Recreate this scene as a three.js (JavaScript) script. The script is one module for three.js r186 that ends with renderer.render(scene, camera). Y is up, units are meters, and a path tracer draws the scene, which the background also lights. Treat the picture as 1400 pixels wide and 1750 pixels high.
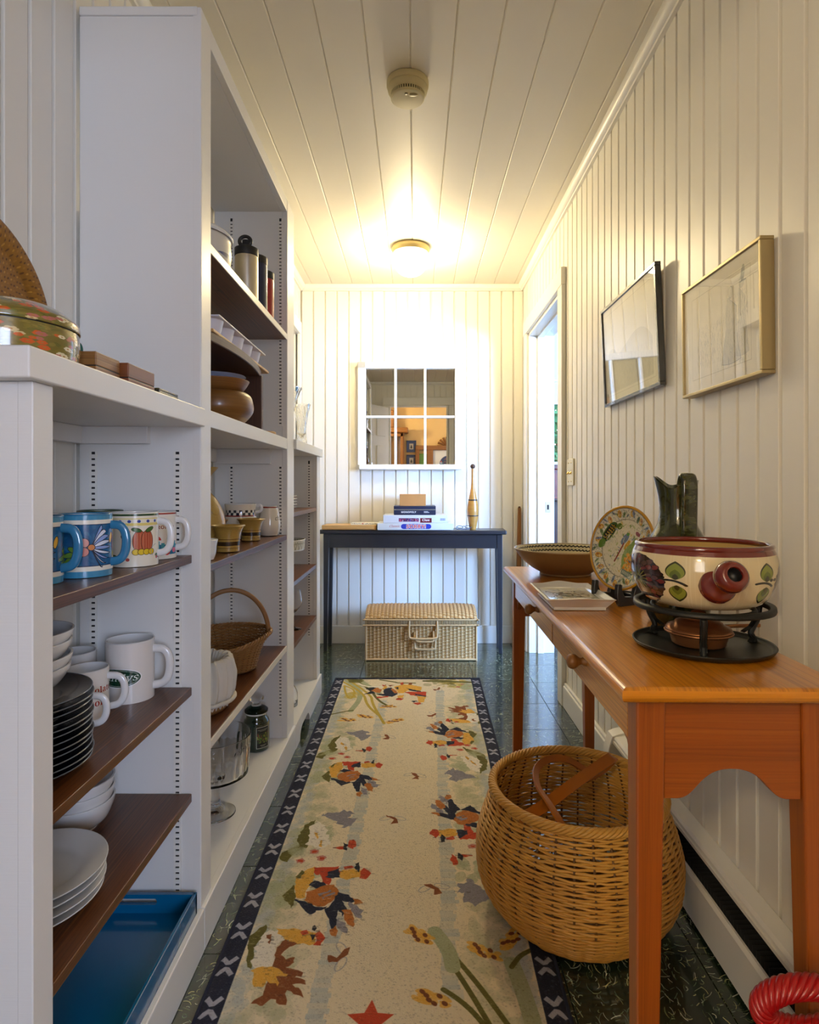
import * as THREE from 'three';
import { RoundedBoxGeometry } from 'three/addons/geometries/RoundedBoxGeometry.js';
import { mergeGeometries } from 'three/addons/utils/BufferGeometryUtils.js';
import { RectAreaLightUniformsLib } from 'three/addons/lights/RectAreaLightUniformsLib.js';
RectAreaLightUniformsLib.init();

// ------------------------------------------------------------------ camera, sky, window daylight, exposure
const scene = new THREE.Scene();
const camera = new THREE.PerspectiveCamera(80.65, 1400 / 1750, 0.05, 200);
camera.position.set(0, 1.03, 0);
camera.lookAt(0, 1.03, -1);
camera.setViewOffset(1400, 1750, -10, 45, 1400, 1750);        // shifted lens: verticals stay upright
const renderer = new THREE.WebGLRenderer({ antialias: true });
renderer.toneMapping = THREE.LinearToneMapping;
renderer.toneMappingExposure = 1.24;
renderer.shadowMap.enabled = true;

{ // hazy bright sky
  const W = 64, H = 64, d = new Float32Array(W * H * 4);
  for (let j = 0; j < H; j++) for (let i = 0; i < W; i++) {
    const up = Math.max(0, (j + .5) / H * 2 - 1), k = (j * W + i) * 4, m = Math.pow(up, .6);
    d[k] = 1.0 - .42 * m; d[k + 1] = 1.06 - .32 * m; d[k + 2] = 1.15 - .1 * m; d[k + 3] = 1;
  }
  const t = new THREE.DataTexture(d, W, H, THREE.RGBAFormat, THREE.FloatType);
  t.mapping = THREE.EquirectangularReflectionMapping; t.magFilter = t.minFilter = THREE.LinearFilter; t.needsUpdate = true;
  scene.background = t;
  scene.backgroundIntensity = 2.2;
}
// daylight entering at the real windows (a lamp of the window's own size just inside each pane)
function windowLight(name, color, intensity, w, h, pos, look) {
  const l = new THREE.RectAreaLight(new THREE.Color(...color), intensity, w, h);
  l.name = name; l.position.set(...pos); l.lookAt(...look); scene.add(l);
  return l;
}
windowLight('side_room_window_daylight', [.31, .53, 1.0], 72, 1.5, 1.3, [3.33, 1.55, -1.15], [0, 1.1, -3.6]);
windowLight('dining_window_daylight_right', [.58, .70, 1.0], 13, 1.15, 1.35, [1.525, 1.5, 2.62], [1.0, 1.3, -3]);
windowLight('dining_window_daylight_left', [1.0, .88, .7], 3.5, 1.15, 1.35, [-1.525, 1.5, 2.62], [-1.0, 1.3, -3]);
const LAMP_COLOR = [1.0, .80, .45], LAMP_POWER = 2.3;

// ------------------------------------------------------------------ helpers
let seed = 7;
const rnd = () => { seed = (seed * 1664525 + 1013904223) >>> 0; return seed / 4294967296; };
const rr = (a, b) => a + (b - a) * rnd();
const V = (x, y, z) => new THREE.Vector3(x, y, z);
const used = {};
function numbered(name) { const n = used[name] = (used[name] ?? -1) + 1; return n ? name + '_' + String(n).padStart(3, '0') : name; }
function shade(o) { o.castShadow = o.receiveShadow = true; return o; }
function tag(o, label, category, group) { o.userData = { label, category }; if (group) o.userData.group = group; return o; }
function thing(name, label, category, pos = [0, 0, 0], turn = 0, group) {
  const o = new THREE.Group(); o.name = numbered(name); o.position.set(pos[0], pos[1] + (pos[1] > .05 && pos[1] < 2 ? .0007 : 0), pos[2]); o.rotation.y = turn; scene.add(o);
  return tag(o, label, category, group);
}
function part(name, geo, mat, parent, label) {
  const m = shade(new THREE.Mesh(geo, mat)); m.name = name; parent.add(m);
  if (label) m.userData.label = label;
  return m;
}
// a part given in world coordinates under an unturned thing
function wpart(name, geo, mat, parent, label) { const p = parent.position; geo.translate(-p.x, -p.y, -p.z); return part(name, geo, mat, parent, label); }
function struct(name, geo, mat, label) { const m = shade(new THREE.Mesh(geo, mat)); m.name = numbered(name); m.userData.kind = 'structure'; if (label) m.userData.label = label; scene.add(m); return m; }
function structGroup(name) { const g = new THREE.Group(); g.name = numbered(name); g.userData.kind = 'structure'; scene.add(g); return g; }
function copyOf(src, label, pos, turn, name) { const c = src.clone(); c.name = numbered(name || src.name.replace(/_\d{3}$/, '')); c.userData = { ...src.userData, label: label || src.userData.label }; if (pos) c.position.set(...pos); if (turn !== undefined) c.rotation.y = turn; scene.add(c); return c; }
const merge = (list) => mergeGeometries(list.map((g) => { const n = g.index ? g.toNonIndexed() : g; for (const k of Object.keys(n.attributes)) if (!['position', 'normal', 'uv'].includes(k)) n.deleteAttribute(k); return n; }), false);

function boxUV(g, along = 'x') {
  if (g.index) g = g.toNonIndexed();
  const p = g.attributes.position, n = g.attributes.normal, uv = new Float32Array(p.count * 2);
  for (let i = 0; i < p.count; i++) {
    const q = { x: p.getX(i), y: p.getY(i), z: p.getZ(i) }, a = [['x', Math.abs(n.getX(i))], ['y', Math.abs(n.getY(i))], ['z', Math.abs(n.getZ(i))]].sort((s, t) => t[1] - s[1])[0][0];
    const rest = ['x', 'y', 'z'].filter((k) => k !== a), u = rest.includes(along) ? along : rest[0], v = rest.find((k) => k !== u);
    uv[i * 2] = q[u]; uv[i * 2 + 1] = q[v];
  }
  g.setAttribute('uv', new THREE.BufferAttribute(uv, 2));
  return g;
}
// a box between two corners, edges softened
function B(x0, x1, y0, y1, z0, z1, r = .002, along = 'x', seg = 1) {
  const w = Math.abs(x1 - x0), h = Math.abs(y1 - y0), d = Math.abs(z1 - z0), rad = Math.min(r, w / 2.05, h / 2.05, d / 2.05);
  let g = rad > 0 ? new RoundedBoxGeometry(w, h, d, seg, rad) : new THREE.BoxGeometry(w, h, d);
  if (g.index) g = g.toNonIndexed();
  g.translate((x0 + x1) / 2, (y0 + y1) / 2, (z0 + z1) / 2);
  return boxUV(g, along);
}
// smooth profile through points [r, y]
function prof(pts, n = 40) { return new THREE.CatmullRomCurve3(pts.map(([r, y]) => V(r, y, 0)), false, 'catmullrom', .5).getPoints(n).map((p) => new THREE.Vector2(Math.max(p.x, 0), p.y)); }
function lathe(pts, seg = 48, smooth = 0, a0 = 0, al = Math.PI * 2) {
  const v2 = smooth ? prof(pts, smooth) : pts.map(([r, y]) => new THREE.Vector2(r, y));
  const g = new THREE.LatheGeometry(v2, seg, a0, al), uv = g.attributes.uv, len = [0];
  for (let i = 1; i < v2.length; i++) len.push(len[i - 1] + v2[i].distanceTo(v2[i - 1]));
  for (let i = 0; i < uv.count; i++) uv.setY(i, len[i % v2.length] / len[len.length - 1]);
  return g;
}
const latheYv = (pts, seg, smooth) => { const g = lathe(pts, seg, smooth); g.computeBoundingBox(); const { min, max } = g.boundingBox, p = g.attributes.position, uv = g.attributes.uv; for (let i = 0; i < uv.count; i++) uv.setY(i, (p.getY(i) - min.y) / (max.y - min.y)); return g; };
function tube(pts, r, seg = 40, radial = 8, closed = false) {
  return new THREE.TubeGeometry(new THREE.CatmullRomCurve3(pts.map((p) => V(...p)), closed, 'catmullrom', .5), seg, r, radial, closed);
}
// tube whose radius is a function of the way along, with closed ends
function taper(pts, rf, seg = 30, radial = 10, sx = 1, sy = 1) {
  const c = new THREE.CatmullRomCurve3(pts.map((p) => V(...p)), false, 'catmullrom', .5), fr = c.computeFrenetFrames(seg, false), pos = [], uv = [], idx = [];
  for (let i = 0; i <= seg; i++) { const t = i / seg, p = c.getPointAt(t), r = rf(t);
    for (let j = 0; j <= radial; j++) { const a = j / radial * Math.PI * 2, q = p.clone().addScaledVector(fr.normals[i], Math.cos(a) * r * sx).addScaledVector(fr.binormals[i], Math.sin(a) * r * sy); pos.push(q.x, q.y, q.z); uv.push(t, j / radial); } }
  for (let i = 0; i < seg; i++) for (let j = 0; j < radial; j++) { const a = i * (radial + 1) + j, b = a + radial + 1; idx.push(a, b, a + 1, b, b + 1, a + 1); }
  for (const [i, s] of [[0, 1], [seg, 0]]) { const p = c.getPointAt(i / seg), k = pos.length / 3; pos.push(p.x, p.y, p.z); uv.push(.5, .5); for (let j = 0; j < radial; j++) { const a = i * (radial + 1) + j; s ? idx.push(k, a, a + 1) : idx.push(k, a + 1, a); } }
  const g = new THREE.BufferGeometry(); g.setAttribute('position', new THREE.Float32BufferAttribute(pos, 3)); g.setAttribute('uv', new THREE.Float32BufferAttribute(uv, 2)); g.setIndex(idx); g.computeVertexNormals(); return g;
}
function sheet(fn, nu, nv) { // parametric surface, uv 0..1
  const pos = [], uv = [], idx = [];
  for (let j = 0; j <= nv; j++) for (let i = 0; i <= nu; i++) { pos.push(...fn(i / nu, j / nv)); uv.push(i / nu, j / nv); }
  for (let j = 0; j < nv; j++) for (let i = 0; i < nu; i++) { const a = j * (nu + 1) + i, b = a + nu + 1; idx.push(a, a + 1, b, b, a + 1, b + 1); }
  const g = new THREE.BufferGeometry(); g.setAttribute('position', new THREE.Float32BufferAttribute(pos, 3)); g.setAttribute('uv', new THREE.Float32BufferAttribute(uv, 2)); g.setIndex(idx); g.computeVertexNormals(); return g;
}
// elliptical bar swept along a path; A is the direction its broad side keeps
function sweep(pts, A, wa, wb, n = 48, m = 16) {
  const c = new THREE.CatmullRomCurve3(pts.map((p) => V(...p)), false, 'catmullrom', .5), pos = [], idx = [], uv = [], a = V(...A);
  for (let i = 0; i <= n; i++) { const p = c.getPointAt(i / n), d = c.getTangentAt(i / n), x = a.clone().addScaledVector(d, -a.dot(d)).normalize(), y = d.clone().cross(x);
    for (let j = 0; j <= m; j++) { const k = j / m * 6.28318, cs = Math.cos(k), sn = Math.sin(k), q = p.clone().addScaledVector(x, wa * Math.sign(cs) * Math.pow(Math.abs(cs), .7)).addScaledVector(y, wb * Math.sign(sn) * Math.pow(Math.abs(sn), .7)); pos.push(q.x, q.y, q.z); uv.push(i / n, j / m); } }
  for (let i = 0; i < n; i++) for (let j = 0; j < m; j++) { const q = i * (m + 1) + j, r = q + m + 1; idx.push(q, r, q + 1, r, r + 1, q + 1); }
  for (const i of [0, n]) { const k = pos.length / 3, p = c.getPointAt(i / n); pos.push(p.x, p.y, p.z); uv.push(.5, .5); for (let j = 0; j < m; j++) { const q = i * (m + 1) + j; i ? idx.push(k, q, q + 1) : idx.push(k, q + 1, q); } }
  const g = new THREE.BufferGeometry(); g.setAttribute('position', new THREE.Float32BufferAttribute(pos, 3)); g.setAttribute('uv', new THREE.Float32BufferAttribute(uv, 2)); g.setIndex(idx); g.computeVertexNormals(); return g;
}
function extrude(shape, depth, bevel = 0, seg = 1, curve = 12) { return new THREE.ExtrudeGeometry(shape, { depth, bevelEnabled: bevel > 0, bevelSize: bevel, bevelThickness: bevel, bevelSegments: seg, curveSegments: curve }); }
const poly = (pts) => new THREE.Shape(pts.map(([x, y]) => new THREE.Vector2(x, y)));

// ------------------------------------------------------------------ textures
function tex(w, h, draw, { repeat, srgb = true } = {}) {
  const c = document.createElement('canvas'); c.width = w; c.height = h; draw(c.getContext('2d'), w, h);
  const t = new THREE.CanvasTexture(c); if (srgb) t.colorSpace = THREE.SRGBColorSpace;
  t.wrapS = t.wrapT = THREE.RepeatWrapping; t.magFilter = THREE.LinearFilter; t.anisotropy = 8;
  if (repeat) t.repeat.set(...repeat);
  return t;
}
const rgba = (c, a) => { const n = new THREE.Color(c); return `rgba(${Math.round(n.convertLinearToSRGB().r * 255)},${Math.round(n.g * 255)},${Math.round(n.b * 255)},${a})`; };
function wood(base, darks, { lines = 220, amp = 3, alpha = .22, knots = 0, w = 1024, h = 256, lenM = 1.0, wideM = .25, s = 1 } = {}) {
  seed = s * 977 + 5;
  return tex(w, h, (g) => {
    g.fillStyle = base; g.fillRect(0, 0, w, h);
    for (let i = 0; i < 14; i++) { g.fillStyle = rgba(darks[i % darks.length], .08); const y = rr(0, h); g.fillRect(0, y, w, rr(6, 34)); g.fillRect(0, y - h, w, 30); }
    for (let i = 0; i < lines; i++) {
      const y = rr(-8, h + 8), p = rr(0, 6.28), a = rr(.3, 1) * amp, k = Math.ceil(rr(.01, 3));
      g.strokeStyle = rgba(darks[Math.floor(rnd() * darks.length)], rr(.3, 1) * alpha); g.lineWidth = rr(.5, 2.4);
      g.beginPath(); for (let x = 0; x <= w; x += 32) g.lineTo(x, y + a * Math.sin(p + k * x / w * 6.283)); g.stroke();
    }
    for (let i = 0; i < lines * 3; i++) { const x = rr(0, w), y = rr(0, h); g.strokeStyle = rgba(darks[0], alpha * .5); g.lineWidth = .7; g.beginPath(); g.moveTo(x, y); g.lineTo(x + rr(10, 60), y + rr(-1, 1)); g.stroke(); }
    for (let i = 0; i < knots; i++) { const x = rr(60, w - 60), y = rr(30, h - 30); for (let r = 14; r > 0; r -= 2) { g.strokeStyle = rgba(darks[0], .3); g.lineWidth = 1.4; g.beginPath(); g.ellipse(x, y, r * 2, r * .8, 0, 0, 7); g.stroke(); } g.fillStyle = rgba(darks[0], .55); g.beginPath(); g.ellipse(x, y, 7, 4, 0, 0, 7); g.fill(); }
  }, { repeat: [1 / lenM, 1 / wideM] });
}
function noiseTex(n, cell, lo = 0, hi = 255, s = 3) { // smooth value noise, tileable
  seed = s; const q = n / cell, grid = Array.from({ length: q * q }, rnd), d = new Uint8Array(n * n * 4), f = (x) => x * x * (3 - 2 * x);
  for (let y = 0; y < n; y++) for (let x = 0; x < n; x++) {
    const gx = x / cell, gy = y / cell, ix = Math.floor(gx), iy = Math.floor(gy), fx = f(gx - ix), fy = f(gy - iy), at = (a, b) => grid[(b % q) * q + (a % q)];
    const v = (at(ix, iy) * (1 - fx) + at(ix + 1, iy) * fx) * (1 - fy) + (at(ix, iy + 1) * (1 - fx) + at(ix + 1, iy + 1) * fx) * fy, k = (y * n + x) * 4;
    d[k] = d[k + 1] = d[k + 2] = lo + (hi - lo) * v; d[k + 3] = 255;
  }
  const t = new THREE.DataTexture(d, n, n); t.wrapS = t.wrapT = THREE.RepeatWrapping; t.magFilter = t.minFilter = THREE.LinearFilter; t.needsUpdate = true; return t;
}
const std = (o) => new THREE.MeshStandardMaterial({ side: THREE.DoubleSide, ...o });
const phys = (o) => new THREE.MeshPhysicalMaterial({ side: THREE.DoubleSide, ...o });
const hex = (c) => new THREE.Color(c);

const brush = tex(512, 512, (g, w, h) => { // brush marks running along v, as bump
  seed = 11; g.fillStyle = '#808080'; g.fillRect(0, 0, w, h);
  for (let i = 0; i < 1500; i++) { const v = Math.floor(rr(90, 165)); g.strokeStyle = `rgba(${v},${v},${v},.35)`; g.lineWidth = rr(.6, 2.5); const x = rr(0, w), y = rr(-60, h), l = rr(40, 220); g.beginPath(); g.moveTo(x, y); g.lineTo(x + rr(-2, 2), y + l); g.stroke(); }
}, { srgb: false, repeat: [4, 1.6] });
const brushH = brush.clone(); brushH.repeat.set(1.6, 4); brushH.rotation = Math.PI / 2;

const M = {};
M.wallPaint = phys({ color: new THREE.Color(.81, .775, .69), roughness: .42, bumpMap: brush, bumpScale: .0005, clearcoat: .15, clearcoatRoughness: .35 });
M.ceilPaint = phys({ color: new THREE.Color(.81, .76, .64), roughness: .48, bumpMap: brush, bumpScale: .0004 });
M.white = phys({ color: new THREE.Color(.78, .77, .74), roughness: .38, bumpMap: brush, bumpScale: .0005, clearcoat: .2, clearcoatRoughness: .3 });
M.trim = phys({ color: new THREE.Color(.82, .80, .74), roughness: .36, bumpMap: brush, bumpScale: .0003 });
M.glaze = phys({ color: new THREE.Color(.80, .79, .76), roughness: .15, clearcoat: .6, clearcoatRoughness: .08 });
M.china = phys({ color: new THREE.Color(.74, .735, .72), roughness: .22, clearcoat: .4, clearcoatRoughness: .12 });
M.black = std({ color: new THREE.Color(.012, .012, .014), roughness: .45 });
M.iron = std({ color: new THREE.Color(.02, .021, .02), roughness: .5, metalness: .5 });
M.steel = std({ color: new THREE.Color(.62, .58, .5), roughness: .3, metalness: 1 });
M.brass = std({ color: new THREE.Color(.72, .5, .18), roughness: .28, metalness: 1 });
M.copper = std({ color: new THREE.Color(.36, .15, .06), roughness: .36, metalness: .75 });
M.glass = phys({ color: new THREE.Color(1, 1, 1), roughness: .01, transmission: 1, thickness: .004, ior: 1.3 });
M.pane = phys({ color: new THREE.Color(1, 1, 1), roughness: 0, transmission: 1, thickness: 0, ior: 1.5 });
M.mirror = std({ color: new THREE.Color(.80, .82, .79), roughness: .01, metalness: 1 });
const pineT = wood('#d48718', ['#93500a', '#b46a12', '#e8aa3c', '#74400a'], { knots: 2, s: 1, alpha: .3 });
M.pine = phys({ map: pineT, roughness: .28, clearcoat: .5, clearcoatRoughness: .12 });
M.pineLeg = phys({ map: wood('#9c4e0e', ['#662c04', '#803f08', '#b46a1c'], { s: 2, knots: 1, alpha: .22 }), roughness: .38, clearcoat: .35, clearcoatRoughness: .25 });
M.shelfWood = phys({ map: wood('#633613', ['#231004', '#3c1f09', '#8c5722'], { s: 3, knots: 3, alpha: .42 }), roughness: .36, clearcoat: .15, clearcoatRoughness: .25 });
M.walnut = std({ map: wood('#4a2c19', ['#20100a', '#33190c', '#6a4426'], { s: 4, alpha: .3 }), roughness: .5 });
M.lightWood = std({ map: wood('#c49a5c', ['#9a7038', '#b08448', '#d8b47c'], { s: 5, alpha: .25 }), roughness: .5 });
M.oak = std({ map: wood('#8a5a28', ['#5c3612', '#70461a', '#a87438'], { s: 6, alpha: .3 }), roughness: .42 });
M.mahogany = phys({ map: wood('#3a1a1c', ['#1a0a0e', '#2a1014', '#522628'], { s: 7, alpha: .3 }), roughness: .3, clearcoat: .4 });
M.yellowWall = std({ color: new THREE.Color(.72, .49, .2), roughness: .7 });
// ------------------------------------------------------------------ the hall's shell
const XL = -.752, XR = .705, ZB = -3.95, YC = 2.34, ZN = .03, ROOM2 = .85;
// planks with a channel joint: flat face, then a lower lip 1 cm wide
const plankCache = {};
function plankGeo(p, len, kind) {
  const key = p.toFixed(4) + '|' + len.toFixed(3) + kind;
  if (plankCache[key]) return plankCache[key];
  const t = .012, s = kind === 'v' ? [[0, 0], [0, t - .004], [.0035, t], [p - .0035, t], [p, t - .004], [p, 0]]
    : [[0, 0], [0, t - .0012], [.0012, t], [p - .0115, t], [p - .0105, t - .0015], [p - .0105, t - .009], [p, t - .009], [p, 0]];
  const g = extrude(poly(s), len); // u across = x, depth = y, length = z
  const q = g.attributes.position, uv = new Float32Array(q.count * 2);
  for (let i = 0; i < q.count; i++) { uv[i * 2] = q.getX(i) + q.getY(i); uv[i * 2 + 1] = q.getZ(i); }
  g.setAttribute('uv', new THREE.BufferAttribute(uv, 2)); g.computeVertexNormals();
  return plankCache[key] = g;
}
// face: 'back' (+z normal), 'right' (-x), 'left' (+x), 'near' (-z), 'ceil' (-y)
function plank(parent, face, at, lo, hi, p, mat, base) {
  const m = shade(new THREE.Mesh(plankGeo(p, hi - lo, face === 'ceil' ? 'v' : 'c'), mat)); m.name = 'plank';
  const X = V(1, 0, 0), Y = V(0, 1, 0), Z = V(0, 0, 1), mx = new THREE.Matrix4();
  if (face === 'back') mx.makeBasis(X.negate(), Z, Y).setPosition(at + p, lo, base);
  if (face === 'near') mx.makeBasis(X, Z.negate(), Y).setPosition(at, lo, base);
  if (face === 'right') mx.makeBasis(Z.negate(), X.negate(), Y).setPosition(base, lo, at + p);
  if (face === 'left') mx.makeBasis(Z, X, Y).setPosition(base, lo, at);
  if (face === 'ceil') mx.makeBasis(X, Y.negate(), Z.negate()).setPosition(at, base, hi);
  m.applyMatrix4(mx);
  parent.add(m); return m;
}
const P = .0772, T = .012;
// back wall
const wallBack = structGroup('wall_back');
part('wall_panel', B(XL - .1, .705 + .001, 0, YC, ZB - .12, ZB - T, 0), M.wallPaint, wallBack);
for (let x = XL; x < XR - .01; x += P) plank(wallBack, 'back', x, 0, YC, Math.min(P, XR - x), M.wallPaint, ZB - T);
// right wall with a doorway between z -2.90 and -3.73, 1.97 high
const D0 = -2.90, D1 = -3.73, DH = 1.97;
const wallRight = structGroup('wall_right');
part('wall_panel', B(XR + T, ROOM2, 0, YC, D0, .5, 0), M.wallPaint, wallRight);
part('wall_panel', B(XR + T, ROOM2, DH, YC, D1, D0, 0), M.wallPaint, wallRight);
part('wall_panel', B(XR + T, ROOM2, 0, YC, ZB - .12, D1, 0), M.wallPaint, wallRight);
for (let z = ZB; z < ZN; z += P) { const a = z + P / 2; const lo = a < D0 && a > D1 ? DH : 0; plank(wallRight, 'right', z, lo, YC, P, M.wallPaint, XR + T); }
// left wall with a doorway near the far corner
const E0 = -3.08, E1 = -3.84, EH = 2.0;
const wallLeft = structGroup('wall_left');
part('wall_panel', B(XL - .12, XL - T, 0, YC, E0, .5, 0), M.wallPaint, wallLeft);
part('wall_panel', B(XL - .12, XL - T, EH, YC, E1, E0, 0), M.wallPaint, wallLeft);
part('wall_panel', B(XL - .12, XL - T, 0, YC, ZB - .12, E1, 0), M.wallPaint, wallLeft);
for (let z = ZB; z < ZN; z += P) { const a = z + P / 2; const lo = a < E0 && a > E1 ? EH : 0; plank(wallLeft, 'left', z, lo, YC, P, M.wallPaint, XL - T); }
// wall with the doorway the camera stands in
const N0 = -.34, N1 = .44, NH = 2.04;
const wallNear = structGroup('wall_near');
part('wall_panel', B(XL - .12, N0, 0, YC, ZN + T, ZN + .11, 0), M.wallPaint, wallNear);
part('wall_panel', B(N1, XR + .13, 0, YC, ZN + T, ZN + .11, 0), M.wallPaint, wallNear);
part('wall_panel', B(N0, N1, NH, YC, ZN + T, ZN + .11, 0), M.wallPaint, wallNear);
for (let x = XL; x < XR - .01; x += P) { const a = x + P / 2; plank(wallNear, 'near', x, a > N0 && a < N1 ? NH : 0, YC, Math.min(P, XR - x), M.wallPaint, ZN + T); }
// ceiling boards run away from the camera
const ceiling = structGroup('ceiling');
part('ceiling_panel', B(XL - .12, XR + .15, YC + T, YC + .14, ZB - .12, ZN + .11, 0), M.ceilPaint, ceiling);
const CP = .1315;
for (let x = XL - .052; x < XR; x += CP) { const a = Math.max(x, XL - .02); plank(ceiling, 'ceil', a, ZB - .01, ZN + .02, Math.min(CP - (a - x), XR + .02 - a), M.ceilPaint, YC + T); }
// floor: laid tiles on a slab
const tileT = tex(1024, 1024, (g, w, h) => {
  seed = 21; g.fillStyle = '#212e22'; g.fillRect(0, 0, w, h);
  for (let i = 0; i < 420; i++) { g.fillStyle = rgba(['#0c1110', '#30452f', '#223226', '#3c4f36', '#141b14'][i % 5], rr(.12, .4)); g.beginPath(); g.ellipse(rr(0, w), rr(0, h), rr(10, 70), rr(6, 30), rr(-.6, .6), 0, 7); g.fill(); }
  for (let i = 0; i < 1700; i++) {
    const x = rr(0, w), y = rr(0, h), a = rr(-.5, .5) + (rnd() < .3 ? 1.2 : 0), l = rr(10, 44), k = rr(-14, 14), b = rnd();
    g.strokeStyle = rgba(b < .35 ? '#cfc88a' : b < .7 ? '#a3b08c' : '#f0ecd8', rr(.35, .95)); g.lineWidth = rr(1.1, 3.6);
    g.beginPath(); g.moveTo(x, y); g.quadraticCurveTo(x + l * .5 * Math.cos(a) - k * Math.sin(a), y + l * .5 * Math.sin(a) + k * Math.cos(a), x + l * Math.cos(a), y + l * Math.sin(a)); g.stroke();
  }
}, { repeat: [1 / .61, 1 / .61] });
M.tile = phys({ map: tileT, roughness: .26, clearcoat: .75, clearcoatRoughness: .085, bumpMap: noiseTex(256, 8), bumpScale: .0003 });
const floor = structGroup('floor');
part('floor_slab', B(XL - .12, 3.5, -.15, -.008, -5.75, ZN + .11, 0), std({ color: new THREE.Color(.02, .022, .02), roughness: .8 }), floor);
{
  const S = .305, gap = .0008, vars = [];
  for (let k = 0; k < 8; k++) { // the same tile cut from eight places of the pattern, every other one turned
    const g = B(-S / 2 + gap, S / 2 - gap, -.008, 0, -S / 2 + gap, S / 2 - gap, .0012), uv = g.attributes.uv;
    for (let i = 0; i < uv.count; i++) { const a = uv.getX(i) + .13 * k, b = uv.getY(i) + .21 * k; k % 2 ? uv.setXY(i, b, a) : uv.setXY(i, a, b); }
    vars.push(g);
  }
  for (let r = -1; r < 18; r++) for (let c = -3; c < 8; c++) {
    const x = .007 + S * (c + .5), z = -(2.852 - S * 9.5 + S * r) , i = ((r * 3 + c * 5) % 4 + 4) % 4 * 2 + ((r + c) & 1);
    if (x > 1.6 && z > -2) continue; if (x < XL - S / 2 || z < -5.6 || z > .3) continue; if (x > 2.4) continue;
    const m = part('tile', vars[i], M.tile, floor); m.position.set(x, 0, z);
  }
}
// mouldings
function cornice(name, from, to, inward) { // small quarter round with a flat above it
  const len = from.distanceTo(to), s = new THREE.Shape(); s.moveTo(0, 0); s.lineTo(.034, 0); s.lineTo(.034, -.008); s.quadraticCurveTo(.031, -.026, .014, -.03); s.lineTo(.012, -.036); s.lineTo(0, -.036);
  const z = new THREE.Vector3().crossVectors(inward, V(0, 1, 0)), start = z.dot(to.clone().sub(from)) > 0 ? from : to, g = extrude(s, len, 0, 1, 8);
  g.applyMatrix4(new THREE.Matrix4().makeBasis(inward, V(0, 1, 0), z).setPosition(start));
  return struct(name, g, M.trim);
}
cornice('trim_1', V(XL, YC, ZB), V(XR, YC, ZB), V(0, 0, 1));
cornice('trim_2', V(XR, YC, ZB), V(XR, YC, ZN), V(-1, 0, 0));
cornice('trim_3', V(XL, YC, ZB), V(XL, YC, ZN), V(1, 0, 0));
cornice('trim_4', V(XL, YC, ZN), V(XR, YC, ZN), V(0, 0, -1));
// baseboards
struct('baseboard_back', B(XL, XR, 0, .115, ZB, ZB + .016, .003), M.trim);
struct('baseboard_right', merge([B(XR - .018, XR, 0, .10, -2.81, -2.06, .004, 'z'), B(XR - .012, XR, .098, .112, -2.81, -2.06, .003, 'z')]), M.trim);
struct('baseboard_left', B(XL, XL + .016, 0, .115, E0 + .06, -3.03, .003, 'z'), M.trim);

// doorway at the right: casings, jambs, stops, strike plate
{
  const d = structGroup('door_1'), cx = XR - .022;
  part('casing', B(cx, XR, 0, DH + .002, D0, D0 + .082, .003, 'y'), M.trim, d);
  part('casing', B(cx, XR, 0, DH + .002, D1 - .082, D1, .003, 'y'), M.trim, d);
  part('casing_head', B(cx - .003, XR, DH, DH + .084, D1 - .085, D0 + .085, .003, 'z'), M.trim, d);
  part('jamb', B(XR - .005, ROOM2 + .005, 0, DH, D1 - .001, D1 + .018, .002, 'y'), M.trim, d);
  part('jamb', B(XR - .005, ROOM2 + .005, 0, DH, D0 - .018, D0 + .001, .002, 'y'), M.trim, d);
  part('jamb_head', B(XR - .005, ROOM2 + .005, DH - .018, DH + .001, D1, D0, .002, 'z'), M.trim, d);
  part('door_stop', B(.752, .79, 0, DH - .018, D1 + .018, D1 + .03, .002, 'y'), M.trim, d);
  part('door_stop', B(.752, .79, 0, DH - .018, D0 - .03, D0 - .018, .002, 'y'), M.trim, d);
  part('door_stop_head', B(.752, .79, DH - .03, DH - .018, D1 + .018, D0 - .018, .002, 'z'), M.trim, d);
  const sp = part('strike_plate', B(.80, .832, .865, .93, D1 + .018, D1 + .0205, .001), M.steel, d);
  part('strike_hole', B(.81, .822, .883, .912, D1 + .0203, D1 + .0209, 0), M.black, sp);
}
// closed white door in the left wall's far doorway
{
  const d = structGroup('door_3'), cx = XL + .02;
  part('casing', B(XL, cx, 0, EH, E0, E0 + .05, .003, 'y'), M.trim, d); part('casing', B(XL, cx, 0, EH, E1 - .05, E1, .003, 'y'), M.trim, d);
  part('casing_head', B(XL, cx, EH, EH + .08, E1 - .05, E0 + .05, .003, 'z'), M.trim, d);
  part('door_leaf', B(XL - .11, XL - .075, 0, EH, E1, E0, .003, 'y'), M.trim, d);
  for (const [z0, z1] of [[E1 + .1, -3.52], [-3.40, E0 - .1]]) for (const [y0, y1] of [[.2, .9], [1.05, 1.85]]) part('door_panel', B(XL - .08, XL - .066, y0, y1, z0, z1, .006, 'y'), M.trim, d);
}
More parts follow.
